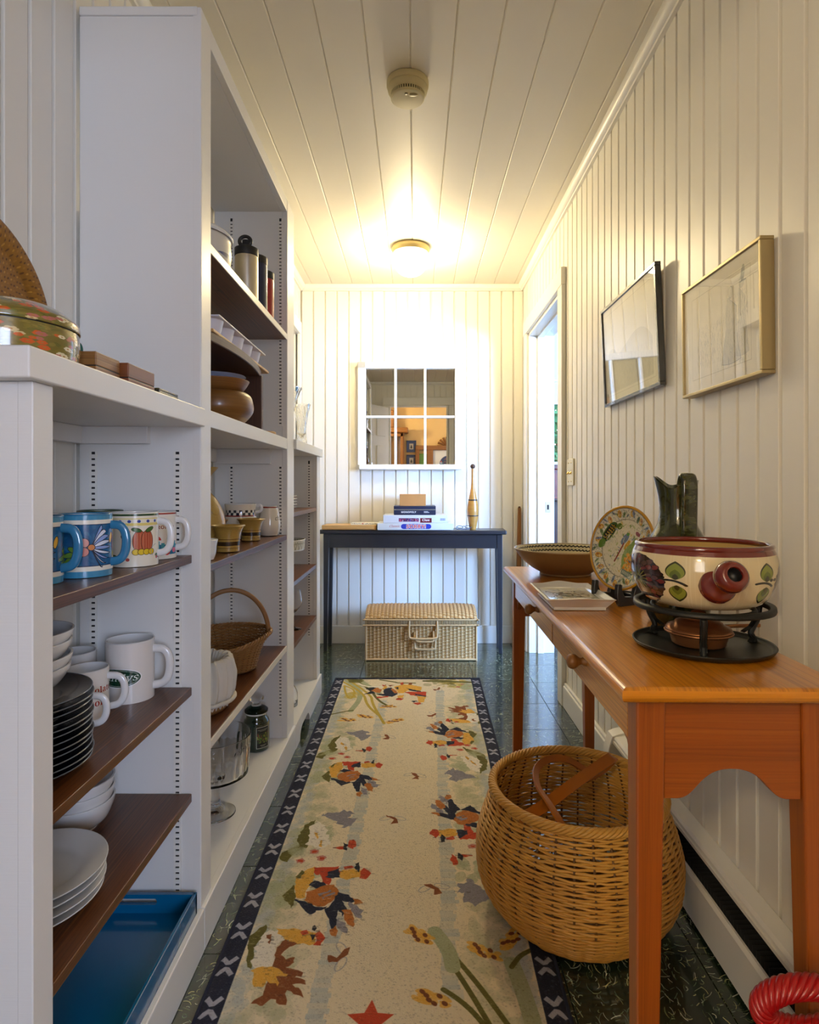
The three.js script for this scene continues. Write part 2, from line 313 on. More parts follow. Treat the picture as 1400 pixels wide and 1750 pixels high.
// doorway behind the camera and its open panelled door, both seen in the mirror
{
  const d = structGroup('door_2');
  part('casing', B(N0 - .085, N0, 0, NH, ZN - .02, ZN, .003, 'y'), M.trim, d); part('casing', B(N1, N1 + .085, 0, NH, ZN - .02, ZN, .003, 'y'), M.trim, d);
  part('casing_head', B(N0 - .085, N1 + .085, NH, NH + .1, ZN - .022, ZN, .003), M.trim, d);
  part('jamb', B(N0 - .001, N0 + .015, 0, NH, ZN, ZN + .115, .002, 'y'), M.trim, d); part('jamb', B(N1 - .015, N1 + .001, 0, NH, ZN, ZN + .115, .002, 'y'), M.trim, d);
  part('jamb_head', B(N0, N1, NH - .015, NH + .001, ZN, ZN + .115, .002), M.trim, d);
  const leaf = new THREE.Group(); leaf.name = 'door_leaf'; d.add(leaf); leaf.position.set(N0 - .02, 0, -.035); leaf.rotation.y = Math.PI - 1.1;
  const w = .68; part('door_slab', B(0, w, .01, 2.0, -.017, .017, .003, 'y'), M.trim, leaf);
  for (const [x0, x1] of [[.09, .31], [.37, .59]]) for (const [y0, y1] of [[.2, .8], [.95, 1.5], [1.62, 1.88]]) part('door_panel', B(x0, x1, y0, y1, -.024, .024, .008, 'y'), M.trim, leaf);
}
// ------------------------------------------------------------------ the room beyond the right doorway
{
  const w = structGroup('wall_side_room'), m = std({ color: new THREE.Color(.78, .78, .76), roughness: .6 }), X1 = 3.4, Z1 = -5.6, ZF = .5;
  const W1 = [-1.9, -.4, .9, 2.2], W2 = [1.0, 2.3, 1.25, 1.95];
  part('wall_panel', B(X1, X1 + .1, 0, 2.5, W1[1], ZF, 0), m, w); part('wall_panel', B(X1, X1 + .1, 0, 2.5, Z1, W1[0], 0), m, w);
  part('wall_panel', B(X1, X1 + .1, 0, W1[2], W1[0], W1[1], 0), m, w); part('wall_panel', B(X1, X1 + .1, W1[3], 2.5, W1[0], W1[1], 0), m, w);
  part('wall_panel', B(ROOM2 - .14, W2[0], 0, 2.5, Z1 - .1, Z1, 0), m, w); part('wall_panel', B(W2[1], X1 + .1, 0, 2.5, Z1 - .1, Z1, 0), m, w);
  part('wall_panel', B(W2[0], W2[1], 0, W2[2], Z1 - .1, Z1, 0), m, w); part('wall_panel', B(W2[0], W2[1], W2[3], 2.5, Z1 - .1, Z1, 0), m, w);
  part('wall_panel', B(ROOM2 - .14, ROOM2, 0, 2.5, Z1, ZB - .12, 0), m, w); part('wall_panel', B(ROOM2, X1 + .1, 0, 2.5, ZF, ZF + .1, 0), m, w);
  part('wall_panel', B(ROOM2 - .01, ROOM2, YC, 2.5, ZB - .12, ZF, 0), m, w);
  struct('ceiling', B(ROOM2 - .14, X1 + .1, 2.5, 2.6, Z1 - .1, ZF + .1, 0), m);
  const a = structGroup('window_1');
  part('window_frame', merge([B(X1 - .02, X1 + .03, W1[2] - .06, W1[2], W1[0] - .06, W1[1] + .06), B(X1 - .02, X1 + .03, W1[3], W1[3] + .06, W1[0] - .06, W1[1] + .06), B(X1 - .02, X1 + .03, W1[2], W1[3], W1[0] - .06, W1[0]), B(X1 - .02, X1 + .03, W1[2], W1[3], W1[1], W1[1] + .06)]), M.trim, a);
  part('pane', B(X1 + .045, X1 + .049, W1[2], W1[3], W1[0], W1[1], 0), M.pane, a);
  const b = structGroup('window_2'), fm = M.trim;
  part('window_frame', merge([B(W2[0] - .07, W2[1] + .07, W2[2] - .05, W2[2], Z1 - .02, Z1 + .025), B(W2[0] - .07, W2[1] + .07, W2[3], W2[3] + .08, Z1 - .02, Z1 + .02), B(W2[0] - .07, W2[0], W2[2], W2[3], Z1 - .02, Z1 + .02), B(W2[1], W2[1] + .07, W2[2], W2[3], Z1 - .02, Z1 + .02), B(1.66, 1.70, W2[2], W2[3], Z1 - .04, Z1 - .01)]), fm, b);
  part('pane', B(W2[0], W2[1], W2[2], W2[3], Z1 - .06, Z1 - .056, 0), M.pane, b);
  const bl = thing('roller_blind', 'white roller blind pulled a little way down at the window seen through the right doorway', 'blind', [1.65, 1.79, Z1 + .04]);
  part('blind_cloth', B(-.66, .66, 0, .2, -.002, .002, 0), std({ color: new THREE.Color(.8, .8, .8), roughness: .9 }), bl); part('bottom_rail', B(-.66, .66, -.012, .006, -.006, .006, .003), M.trim, bl); part('roller', B(-.66, .66, .19, .225, -.018, .018, .012), M.trim, bl);
  // tall dark wooden cabinet under that window and a small lamp on it
  const p = thing('dark_cabinet', 'dark purple-brown wooden cabinet seen as a strip through the right doorway', 'cabinet', [1.6, 0, -5.35]);
  part('body', B(-.7, .7, .06, 1.17, -.2, .16, .006, 'x'), M.mahogany, p); part('top', B(-.73, .73, 1.17, 1.21, -.22, .19, .008), M.mahogany, p); part('base', B(-.7, .7, 0, .06, -.2, .14, .003), M.mahogany, p);
  for (const x of [-.46, 0, .46]) { const dr = part('door', B(x - .21, x + .21, .1, .9, .16, .178, .004, 'y'), M.mahogany, p); part('knob', new THREE.SphereGeometry(.012, 12, 8).translate(x + .17, .55, .19), M.brass, dr); }
  part('ledge', B(-.71, .71, .905, .925, .1, .36, .004), M.mahogany, p);
  const l = thing('table_lamp', 'small lamp with a glowing orange-white shade in the side room', 'lamp', [1.09, .925, -5.1]);
  part('lamp_base', lathe([[0, 0], [.04, 0], [.042, .01], [.012, .02], [.008, .1], [.02, .11], [0, .112]], 24), M.brass, l);
  part('lamp_shade', lathe([[.075, .09], [.05, .22], [.049, .22], [.074, .09]], 32), std({ color: new THREE.Color(.9, .7, .45), roughness: .9, emissive: new THREE.Color(1, .5, .15), emissiveIntensity: 1.3 }), l);
  const pl = new THREE.PointLight(new THREE.Color(1, .7, .4), .5); pl.castShadow = true; pl.name = 'table_lamp_glow'; pl.position.set(1.09, 1.08, -5.1); scene.add(pl);
}
// tree outside that window
{
  seed = 33; const t = thing('garden_tree', 'leafy green tree outside the window seen through the right doorway', 'tree', [2.0, 0, -8.2]);
  part('trunk', taper([[0, 0, 0], [.05, .7, 0], [-.05, 1.4, .05], [.05, 2.4, 0]], (s) => .1 * (1 - .6 * s), 12, 8), M.oak, t);
  const leaf = sheet((u, v) => [(u - .5) * .09 * Math.sin(Math.PI * Math.min(.98, v + .02)), 0.02 * Math.sin(u * 3.14), (v - .5) * .16], 2, 3), list = [], e = new THREE.Euler();
  for (let i = 0; i < 2600; i++) { const g = leaf.clone(), a = rr(0, 6.28), b = rr(-1, 1), r = Math.cbrt(rnd()) * 1.25, c = Math.sqrt(1 - b * b); g.applyMatrix4(new THREE.Matrix4().makeRotationFromEuler(e.set(rr(-1, 1), rr(0, 6.28), rr(-1, 1)))); g.translate(r * c * Math.cos(a), 1.75 + r * b * .9, r * c * Math.sin(a)); list.push(g); }
  const f = part('foliage', merge(list), std({ color: new THREE.Color(.07, .34, .17), roughness: .6 }), t); f.userData.kind = 'stuff';
}
struct('ground', B(-9, 9, -.3, -.2, -14, -5.75, 0), std({ color: new THREE.Color(.1, .16, .06), roughness: 1 }));
// ------------------------------------------------------------------ the dining room behind the camera, seen in the mirror
{
  const w = structGroup('wall_dining_room'), m = M.yellowWall, Z = 2.7, A = ZN + .11;
  part('wall_panel', B(-.95, .95, 0, 2.5, Z, Z + .1, 0), m, w);
  for (const s of [-1, 1]) { part('wall_panel', B(s * 2.1, s * 2.7, 0, 2.5, Z, Z + .1, 0), m, w); part('wall_panel', B(s * .95, s * 2.1, 0, .8, Z, Z + .1, 0), m, w); part('wall_panel', B(s * .95, s * 2.1, 2.15, 2.5, Z, Z + .1, 0), m, w); part('wall_panel', B(s * 2.6, s * 2.7, 0, 2.5, A, Z, 0), m, w); }
  part('wall_panel', B(-2.7, XL - .12, 0, 2.5, A - .1, A, 0), m, w); part('wall_panel', B(XR + .13, 2.7, 0, 2.5, A - .1, A, 0), m, w);
  part('wall_panel', B(XL - .12, N0, 0, 2.5, A, A + .01, 0), m, w); part('wall_panel', B(N1, XR + .15, 0, 2.5, A, A + .01, 0), m, w); part('wall_panel', B(N0, N1, NH, 2.5, A, A + .01, 0), m, w);
  struct('ceiling', B(-2.7, 2.7, 2.5, 2.6, A - .12, Z + .1, 0), M.ceilPaint);
  struct('floor', B(-2.7, 2.7, -.15, 0, A, Z + .1, 0), M.oak);
  for (const [i, s] of [[3, -1], [4, 1]]) { const g = structGroup('window_' + i), x0 = s > 0 ? .95 : -2.1, x1 = x0 + 1.15;
    part('window_frame', merge([B(x0 - .07, x1 + .07, .74, .8, Z - .03, Z + .02), B(x0 - .07, x1 + .07, 2.15, 2.23, Z - .02, Z + .02), B(x0 - .07, x0, .8, 2.15, Z - .02, Z + .02), B(x1, x1 + .07, .8, 2.15, Z - .02, Z + .02), B(x0, x1, 1.46, 1.5, Z + .03, Z + .06)]), M.trim, g);
    part('pane', B(x0, x1, .8, 2.15, Z + .05, Z + .054, 0), M.pane, g); }
  { // the dining room's own lamp, out of the picture
    const o = thing('pendant_lamp', 'dining room pendant lamp with a warm glowing globe', 'lamp', [-.95, 2.5, 1.5]);
    part('canopy', lathe([[0, 0], [.06, 0], [.055, -.02], [0, -.03]], 32), M.brass, o); part('rod', lathe([[.006, -.02], [.006, -.4]], 12), M.brass, o); part('globe', lathe([[0, -.62], [.06, -.6], [.1, -.53], [.09, -.45], [.03, -.4], [0, -.4]], 40, 30), std({ color: new THREE.Color(.9, .85, .7), roughness: .5, emissive: new THREE.Color(1, .85, .6), emissiveIntensity: 2 }), o);
    const l = new THREE.PointLight(new THREE.Color(1, .78, .45), 4.5); l.name = 'pendant_lamp_bulb'; l.position.set(-.95, 1.99, 1.5); l.castShadow = true; l.shadow.radius = 4; scene.add(l);
  }
  // china cabinet, two small pictures, carved mirror and a plate on the yellow wall
  const h = thing('china_cabinet', 'tall reddish wooden cabinet with glazed doors reflected in the wall mirror', 'cabinet', [-.52, 0, 2.48]);
  part('base_cabinet', B(-.35, .35, 0, .85, -.2, .2, .006), M.oak, h); part('carcass', merge([B(-.33, -.3, .85, 1.86, -.12, .19), B(.3, .33, .85, 1.86, -.12, .19), B(-.33, .33, .85, 1.86, .17, .19), B(-.33, .33, 1.3, 1.32, -.1, .19)]), M.oak, h);
  part('cornice', B(-.4, .4, 1.86, 1.95, -.19, .2, .02), M.oak, h); part('crest', B(-.16, .16, 1.95, 2.25, -.1, .1, .02), M.oak, h);
  for (const s of [-1, 1]) { const d = part('glazed_door', merge([B(s * .02, s * .06, .87, 1.85, -.14, -.12), B(s * .27, s * .31, .87, 1.85, -.14, -.12), B(s * .02, s * .31, .87, .92, -.14, -.12), B(s * .02, s * .31, 1.8, 1.85, -.14, -.12)]), M.oak, h); part('pane', B(s * .06, s * .27, .92, 1.8, -.132, -.129, 0), M.pane, d); }
  const blueMat = std({ color: hex('#4a5a80'), roughness: .6 });
  for (const [k, y] of [[0, 1.545], [1, 1.295]]) { const f = thing('framed_print', (k ? 'lower' : 'upper') + ' of two small blue framed prints reflected in the wall mirror', 'picture', [-.07, y, 2.69]);
    part('frame', merge([B(-.085, .085, 0, .018, -.02, 0), B(-.085, .085, .187, .205, -.02, 0), B(-.085, -.067, 0, .205, -.02, 0), B(.067, .085, 0, .205, -.02, 0)]), std({ color: hex('#39507c'), roughness: .4 }), f);
    part('mount', B(-.068, .068, .017, .188, -.008, -.002, 0), blueMat, f); part('print', B(-.035, .035, .05, .15, -.0095, -.007, 0), std({ color: hex('#c9c4b4'), roughness: .8 }), f); part('print_figure', lathe([[0, 0], [.014, .004], [.018, .02], [.009, .034], [.012, .046], [0, .06]], 12).scale(1, 1, .1).translate(0, .066, -.0095), std({ color: hex('#4c4a42'), roughness: .8 }), f); }
  const c = thing('carved_sideboard_mirror', 'carved brown wooden sideboard back with a fan crest reflected in the wall mirror', 'sideboard', [.36, 0, 2.56]);
  part('cabinet', B(-.36, .5, 0, .95, -.3, .12, .01), M.oak, c); part('post', B(-.36, -.29, .95, 1.6, .06, .12, .006, 'y'), M.oak, c); part('post', B(.43, .5, .95, 1.6, .06, .12, .006, 'y'), M.oak, c);
  part('panel', B(-.29, -.16, 1.0, 1.52, .09, .11, .003, 'y'), std({ color: hex('#4f7a34'), roughness: .4 }), c); part('inner_post', B(-.16, -.05, .95, 1.62, .06, .12, .006, 'y'), M.oak, c);
  part('rail', B(-.36, .5, 1.58, 1.66, .055, .12, .01), M.oak, c); part('mirror_glass', B(-.05, .43, .97, 1.58, .1, .105, 0), std({ color: new THREE.Color(.7, .75, .8), roughness: .3 }), c);
  const fan = []; for (let i = 0; i <= 8; i++) { const a = Math.PI * (i / 8), g = taper([[0, 0, 0], [Math.cos(a) * .1, Math.sin(a) * .1, 0], [Math.cos(a) * .17, Math.sin(a) * .16, 0]], (t) => .006 + .016 * t, 8, 8); fan.push(g.translate(.19, 1.65, .08)); }
  part('fan_crest', merge(fan), M.oak, c); part('fan_back', lathe([[0, 0], [.18, 0], [.18, .02], [0, .02]], 24, 0, 0, Math.PI).rotateX(-Math.PI / 2).translate(.19, 1.65, .11), M.walnut, c);
  part('finial', lathe([[0, 0], [.02, .01], [.012, .03], [.02, .05], [0, .07]], 14).translate(-.325, 1.6, .09), M.oak, c);
  const pl = thing('blue_plate', 'dark blue and white plate leaning before the carved wooden mirror in the reflection', 'plate', [.55, 1.186, 2.3]);
  part('plate', lathe([[0, 0], [.09, .0], [.14, .012], [.142, .016], [.09, .006], [0, .006]], 40).rotateX(-Math.PI / 2 + .2).translate(0, .14, 0), phys({ map: tex(256, 64, (g) => { g.fillStyle = '#22305a'; g.fillRect(0, 0, 256, 64); seed = 5; for (let i = 0; i < 260; i++) { g.fillStyle = ['#e8ecf2', '#3f6a4a', '#12203f', '#c25a3a'][i % 4]; g.fillRect(rr(0, 256), rr(0, 64), rr(2, 9), rr(2, 6)); } }), roughness: .2 }), pl);
  part('easel', merge([tube([[-.06, .01, .05], [-.05, -.2, .02], [-.06, -.23, -.02]], .006, 10, 6), tube([[.06, .01, .05], [.05, -.2, .02], [.06, -.23, -.02]], .006, 10, 6)]), M.walnut, pl);
}
// ------------------------------------------------------------------ white shelf units along the left wall
const SB = XL + .008, SF = -.474; // back and face of the shelving
function standard(parent, x, y0, y1, z) { // slotted metal strip for the shelf clips, facing +z
  const w = .0165, t = .0025, s = .0127, list = [B(x - w / 2, x - w / 2 + .004, y0, y1, z, z + t, 0), B(x + w / 2 - .004, x + w / 2, y0, y1, z, z + t, 0)];
  for (let y = y0; y + s < y1; y += s) list.push(B(x - w / 2 + .004, x + w / 2 - .004, y, y + s - .0042, z, z + t, 0));
  const m = wpart('shelf_standard', merge(list), M.trim, parent);
  const b = B(x - w / 2 + .002, x + w / 2 - .002, y0, y1, z - .0004, z + .0006, 0); b.translate(-parent.position.x, -parent.position.y, -parent.position.z); part('slot_backing', b, M.black, m);
}
const shelfEdge = phys({ color: new THREE.Color(.72, .68, .60), roughness: .35 });
const lowUnit = thing('low_bookcase', 'nearest white waist-high bookcase holding mugs, bowls and plates, left of the picture', 'bookcase', [-.61, 0, -1.03]);
const tallUnit = thing('tall_bookcase', 'tall white open bookcase rising almost to the ceiling on the left', 'bookcase', [-.61, 0, -1.8]);
const farUnit = thing('low_bookcase', 'far white waist-high bookcase beyond the tall one, with crystal vases on top', 'bookcase', [-.61, 0, -2.68]);
{ const u = lowUnit;
  wpart('side_panel', B(SB, SF - .002, 0, 1.16, -.788, -.748, .002, 'y'), M.white, u);
  wpart('stile', B(SF - .02, SF, .095, 1.16, -.79, -.7475, .002, 'y'), M.white, u);
  wpart('countertop', B(SB, -.464, 1.16, 1.20, -1.3342, -.725, .003, 'z'), M.white, u);
  wpart('cleat', B(SB, -.585, 1.122, 1.16, -1.3342, -1.315, .002), M.white, u); wpart('cleat', B(SB, SB + .018, 1.122, 1.16, -1.315, -.79, .002, 'z'), M.white, u);
  for (const y of [.877, .585, .35]) wpart('shelf', B(SB, -.4935, y - .018, y, -1.3318, -.79, .0015, 'z'), M.shelfWood, u, 'dark stained wooden shelf');
  wpart('base_board', B(SB, -.468, .075, .095, -1.3342, -.75, .002, 'z'), M.white, u);
  wpart('plinth', B(-.486, -.466, 0, .0955, -1.3342, -.75, .003, 'z'), M.white, u);
}
{ const u = tallUnit, TH = 2.09, IH = 2.045;
  const np = wpart('side_panel', B(SB, SF - .003, 0, TH - .02, -1.36, -1.335, .002, 'y'), M.white, u);
  wpart('side_panel', B(SB, SF - .003, 0, TH - .02, -2.26, -2.235, .002, 'y'), M.white, u);
  wpart('stile', B(SF - .02, SF, .095, TH, -1.40, -1.3346, .003, 'y'), M.white, u);
  wpart('stile', B(SF - .02, SF, .095, TH, -2.355, -2.234, .003, 'y'), M.white, u);
  wpart('face_rail', B(SF - .02, SF - .001, IH, TH, -2.234, -1.40, .002, 'z'), M.white, u);
  wpart('top', B(SB, SF - .008, TH - .02, TH, -2.355, -1.332, .003, 'z'), M.white, u); wpart('ceiling_board', B(SB, SF - .02, IH, IH + .018, -2.235, -1.36, .001, 'z'), M.white, u);
  wpart('middle_board', B(SB, SF - .0008, 1.165, 1.205, -2.2345, -1.36, .002, 'z'), M.white, u);
  wpart('cleat', B(SB, SF - .06, 1.11, 1.165, -2.235, -2.216, .002), M.white, u); wpart('cleat', B(SB, SB + .02, 1.115, 1.165, -2.2, -1.36, .002, 'z'), M.white, u);
  const up = wpart('shelf', B(SB, SF - .004, 1.571, 1.591, -2.2345, -1.362, .001, 'z'), M.shelfWood, u, 'upper shelf with a white front edge');
  part('edge_strip', B(SF - .004, SF - .0008, 1.5705, 1.5915, -2.2345, -1.362, .001, 'z').translate(.61, 0, 1.8), shelfEdge, up);
  wpart('shelf', B(SB, SF - .002, .83, .848, -2.2345, -1.362, .0015, 'z'), M.shelfWood, u, 'dark stained wooden shelf');
  const lo = wpart('shelf', B(SB, SF - .006, .418, .437, -2.2345, -1.362, .0015, 'z'), M.shelfWood, u, 'brown stained wooden shelf');
  part('edge_strip', B(SF - .006, SF - .002, .4175, .437, -2.2345, -1.362, .001, 'z').translate(.61, 0, 1.8), shelfEdge, lo);
  wpart('base_board', B(SB, -.468, .075, .095, -2.355, -1.335, .002, 'z'), M.white, u);
  wpart('plinth', B(-.486, -.466, 0, .0955, -2.355, -1.335, .003, 'z'), M.white, u);
  standard(u, -.712, .10, 1.105, -1.3348); standard(u, -.526, .10, 1.105, -1.3348);
  for (const [a, b] of [[.17, 1.10], [1.25, 2.02]]) { standard(u, -.681, a, b, -2.2348); standard(u, -.50, a, b, -2.2348); }
}
{ const u = farUnit;
  wpart('side_panel', B(SB, SF - .003, 0, 1.172, -2.935, -2.91, .002, 'y'), M.white, u);
  wpart('stile', B(SF - .02, SF, .095, 1.172, -2.998, -2.909, .003, 'y'), M.white, u); wpart('side_panel', B(SB, SF - .003, 0, 1.172, -2.998, -2.985, .002, 'y'), M.white, u);
  wpart('countertop', B(SB, -.464, 1.172, 1.212, -3.02, -2.3555, .003, 'z'), M.white, u);
  for (const y of [.925, .652, .405]) wpart('shelf', B(SB, SF - .003, y - .018, y, -2.909, -2.356, .0015, 'z'), M.shelfWood, u, 'dark stained wooden shelf');
  wpart('base_board', B(SB, -.468, .075, .095, -2.998, -2.3555, .002, 'z'), M.white, u);
  const s = new THREE.Shape(); s.moveTo(2.3555, 0); s.lineTo(2.44, 0); s.quadraticCurveTo(2.445, .042, 2.50, .046); s.lineTo(2.60, .046); s.quadraticCurveTo(2.655, .042, 2.66, 0); s.lineTo(2.998, 0); s.lineTo(2.998, .0955); s.lineTo(2.3555, .0955);
  const g = extrude(s, .02); g.rotateY(Math.PI / 2); g.translate(-.486, 0, 0); wpart('plinth', boxUV(g, 'z'), M.white, u, 'plinth board with an arched cut-out');
  for (const x of [-.69, -.513]) standard(u, x, .3, 1.15, -2.9098);
}

// ------------------------------------------------------------------ crockery builders
function cup({ r, h, rb = r, flare = [], t = .0035, foot = .003, mat, inner = M.china, name, label, category = 'mug', pos, turn = 0, group, handle, rim }) {
  const o = thing(name, label, category, [pos[0], pos[1] + .0014, pos[2]], turn, group);
  const out = [[rb - .006, 0], [rb - .001, .0008], [rb, foot], ...(flare.length ? flare : [[(rb + r) / 2, h * .5]]), [r, h - .002]];
  part('body', latheYv(out, 48, 28), mat, o);
  const inn = [[r, h - .0025], [r - t * .3, h], [r - t, h - .0015], ...(flare.length ? flare.slice().reverse().map(([a, b]) => [a - t, b]) : [[(rb + r) / 2 - t, h * .5]]), [rb - t - .001, .008], [0, .006]];
  part('interior', lathe(inn, 48), inner, o);
  if (rim) part('rim_band', new THREE.TorusGeometry(r - t / 2, t * .56, 8, 48).rotateX(Math.PI / 2).translate(0, h - .001, 0), rim, o);
  if (handle) { const { dir = .12, y0 = h * .82, y1 = h * .2, out: k = .028, w = .0055, mat: hm = mat, sy = .75 } = handle, R = handle.r0 ?? r - .002, R1 = handle.r1 ?? rb - .001;
    const hp = []; for (let i = 0; i <= 12; i++) { const q = i / 12, s = Math.sin(Math.PI * Math.min(1, Math.max(0, q))); hp.push([(R * (1 - q) + R1 * q) - .002 + k * Math.pow(s, .62), y0 + (y1 - y0) * (q - .11 * Math.sin(2 * Math.PI * q)) + .005 * s * (1 - q), 0]); }
    const g = taper(hp, () => w, 40, 10, sy, 1.15); g.rotateY(dir - turn); part('handle', g, hm, o); }
  return o;
}
const dinner = (R, h, t = .004) => lathe([[0, .002], [R * .55, .0018], [R * .58, 0], [R * .6, .002], [R * .68, h * .32], [R * .985, h - .003], [R, h - .001], [R * .995, h], [R * .98, h - .0004], [R * .66, h * .32 + t], [R * .58, t + .001], [0, t]], 64);
const bowlGeo = (R, h, rb) => lathe([[0, .002], [rb * .9, .0015], [rb, 0], [rb * 1.02, .004], [rb + (R - rb) * .55, h * .3], [R * .95, h * .72], [R, h - .0015], [R - .001, h], [R - .004, h - .001], [R * .92, h * .72], [rb + (R - rb) * .5 - .003, h * .3 + .004], [rb * .8, .007], [0, .006]], 56, 60);

// painted china
const blueMugT = tex(768, 320, (g, w, h) => {
  g.fillStyle = '#1f5f8f'; g.fillRect(0, 0, w, h); seed = 41;
  for (let i = 0; i < 300; i++) { g.fillStyle = rgba(['#2b79a8', '#184a75', '#3f93b8'][i % 3], .25); g.beginPath(); g.ellipse(rr(0, w), rr(0, h), rr(5, 30), rr(3, 12), rr(0, 3), 0, 7); g.fill(); }
  for (const [y, hh, c] of [[0, 22, '#3f8db2'], [22, 22, '#ece6d6'], [44, 4, '#173a5c'], [h - 62, 5, '#173a5c'], [h - 57, 24, '#ece6d6'], [h - 33, 33, '#3f8db2']]) { g.fillStyle = c; g.fillRect(0, y, w, hh); }
  for (const cx of [60, 316, 572]) {
    g.lineWidth = 3; g.strokeStyle = '#12263f';
    for (let i = -4; i <= 4; i++) { const a = i * .27, x1 = cx + 44 + 104 * Math.cos(a), y1 = 168 + 112 * Math.sin(a) ; g.beginPath(); g.moveTo(cx + 40, 168); g.quadraticCurveTo(cx + 92, 168 + i * 36 - 20, x1, y1); g.quadraticCurveTo(cx + 84, 168 + i * 26 + 18, cx + 40, 168); g.fillStyle = i % 2 ? '#dfe6f2' : '#8fa6d8'; g.fill(); g.stroke(); }
    for (const [x, y, r, c] of [[cx + 8, 140, 25, '#d79a94'], [cx + 8, 186, 24, '#cf8680'], [cx + 42, 164, 16, '#d98a55']]) { g.fillStyle = c; g.beginPath(); g.arc(x, y, r, 0, 7); g.fill(); g.stroke(); }
    for (const [a, l] of [[2.5, 92], [2.9, 84], [3.6, 60]]) { g.fillStyle = '#6f9a3c'; g.save(); g.translate(cx - 6, 190); g.rotate(a); g.beginPath(); g.ellipse(l / 2, 0, l / 2, 14, 0, 0, 7); g.fill(); g.stroke(); g.restore(); }
    g.fillStyle = '#e5b23a'; g.beginPath(); g.ellipse(cx + 150, 120, 12, 30, .2, 0, 7); g.fill(); g.stroke();
  }
});
M.blueMug = phys({ map: blueMugT, roughness: .14, clearcoat: .7 }); M.blueGlaze = phys({ color: hex('#2f7ba6'), roughness: .14, clearcoat: .7 });
const appleMugT = tex(768, 320, (g, w, h) => {
  g.fillStyle = '#e9e2cf'; g.fillRect(0, 0, w, h); g.fillStyle = '#2f4a2c'; g.fillRect(0, 4, w, 12); g.fillStyle = '#e4d077'; g.fillRect(0, 58, w, 16); g.fillRect(0, 30, w, 5);
  for (let x = 20; x < w; x += 48) { g.fillStyle = '#3b4c9c'; g.beginPath(); g.arc(x, 48, 9, 0, 7); g.fill(); }
  for (const cx of [128, 384, 640]) {
    g.strokeStyle = '#3a2418'; g.lineWidth = 2.5; g.fillStyle = '#b5543a';
    for (const dx of [-26, 16]) { g.beginPath(); g.ellipse(cx + dx, 168, 34, 66, 0, 0, 7); g.fill(); g.stroke(); } g.fillStyle = 'rgba(222,150,110,.5)'; for (let i = -3; i < 4; i++) g.fillRect(cx + i * 15 - 8, 120, 4, 96);
    g.fillStyle = '#e3c02c'; for (let i = 0; i < 4; i++) { g.beginPath(); g.arc(cx - 44 + i * 28, 232, 18, 0, 7); g.fill(); g.stroke(); }
    g.fillStyle = '#3f6b34'; for (const [x, y, a] of [[cx - 40, 100, .3], [cx + 30, 98, -.5], [cx - 100, 150, .9], [cx - 96, 222, .9], [cx + 96, 262, .3]]) { g.beginPath(); g.ellipse(x, y, 26, 12, a, 0, 7); g.fill(); g.stroke(); }
    g.fillStyle = '#b5483e'; for (const [x, y] of [[cx - 80, 110], [cx + 84, 270], [cx - 84, 276]]) { g.beginPath(); g.arc(x, y, 10, 0, 7); g.fill(); }
    g.strokeStyle = '#9aa0a0'; g.beginPath(); g.arc(cx + 80, 230, 40, 2.4, 4.6); g.stroke();
  }
});
M.appleMug = phys({ map: appleMugT, roughness: .16, clearcoat: .6 });
const torontoT = tex(768, 320, (g, w, h) => {
  g.fillStyle = '#e8e2d6'; g.fillRect(0, 0, w, h); g.fillStyle = '#9c2a24'; g.fillRect(0, 2, w, 10); g.font = 'bold 34px sans-serif'; g.fillStyle = '#8c2f28'; g.textAlign = 'center';
  for (const cx of [128, 384, 640]) { g.fillText('TORONTO', cx, 112); g.fillStyle = '#1f6f95'; g.fillRect(cx - 110, 220, 220, 70); g.fillStyle = '#2a96a8'; for (let i = 0; i < 7; i++) g.fillRect(cx - 100 + i * 30, 220 - (i * 37 % 50), 20, 70); g.fillStyle = '#c8352f'; g.beginPath(); g.arc(cx - 40, 190, 30, 3.14, 6.28); g.fill(); g.beginPath(); g.arc(cx + 26, 272, 22, 0, 7); g.fill(); g.fillStyle = '#e6e2d4'; g.fillRect(cx + 18, 150, 8, 110); g.fillStyle = '#d5618a'; g.beginPath(); g.arc(cx + 84, 262, 18, 0, 7); g.fill(); g.fillStyle = '#8c2f28'; }
});
const logoT = tex(768, 400, (g, w, h) => { g.fillStyle = '#e3ddd6'; g.fillRect(0, 0, w, h); for (const cx of [192, 576]) { g.fillStyle = '#eee'; g.beginPath(); g.ellipse(cx, 225, 128, 66, 0, 0, 7); g.fill(); g.fillStyle = '#123c2a'; g.beginPath(); g.ellipse(cx, 225, 121, 59, 0, 0, 7); g.fill(); g.strokeStyle = '#dfe6df'; g.lineWidth = 2; g.beginPath(); g.ellipse(cx, 225, 112, 52, 0, 0, 7); g.stroke(); g.fillStyle = '#e8efe8'; g.font = 'italic 62px serif'; g.textAlign = 'center'; g.fillText('Sandys', cx, 244); } });
const redT = tex(768, 320, (g, w, h) => { g.fillStyle = '#e6e0d8'; g.fillRect(0, 0, w, h); g.fillStyle = '#a3342c'; g.textAlign = 'center'; for (const cx of [192, 576]) { g.font = 'bold 52px serif'; g.fillText("Chocolate", cx, 140); g.font = 'bold 56px serif'; g.fillText('factory,', cx, 220); } });
const greyT = tex(512, 256, (g, w, h) => { g.fillStyle = '#e3dfda'; g.fillRect(0, 0, w, h); g.strokeStyle = '#4a4d52'; g.lineWidth = 4; for (const cx of [128, 384]) for (let i = 0; i < 4; i++) { g.beginPath(); g.arc(cx - 40 + i * 26, 150 + (i % 2) * 24, 14, .5, 5.4); g.stroke(); } });
const glossy = (map) => phys({ map, roughness: .16, clearcoat: .6 });
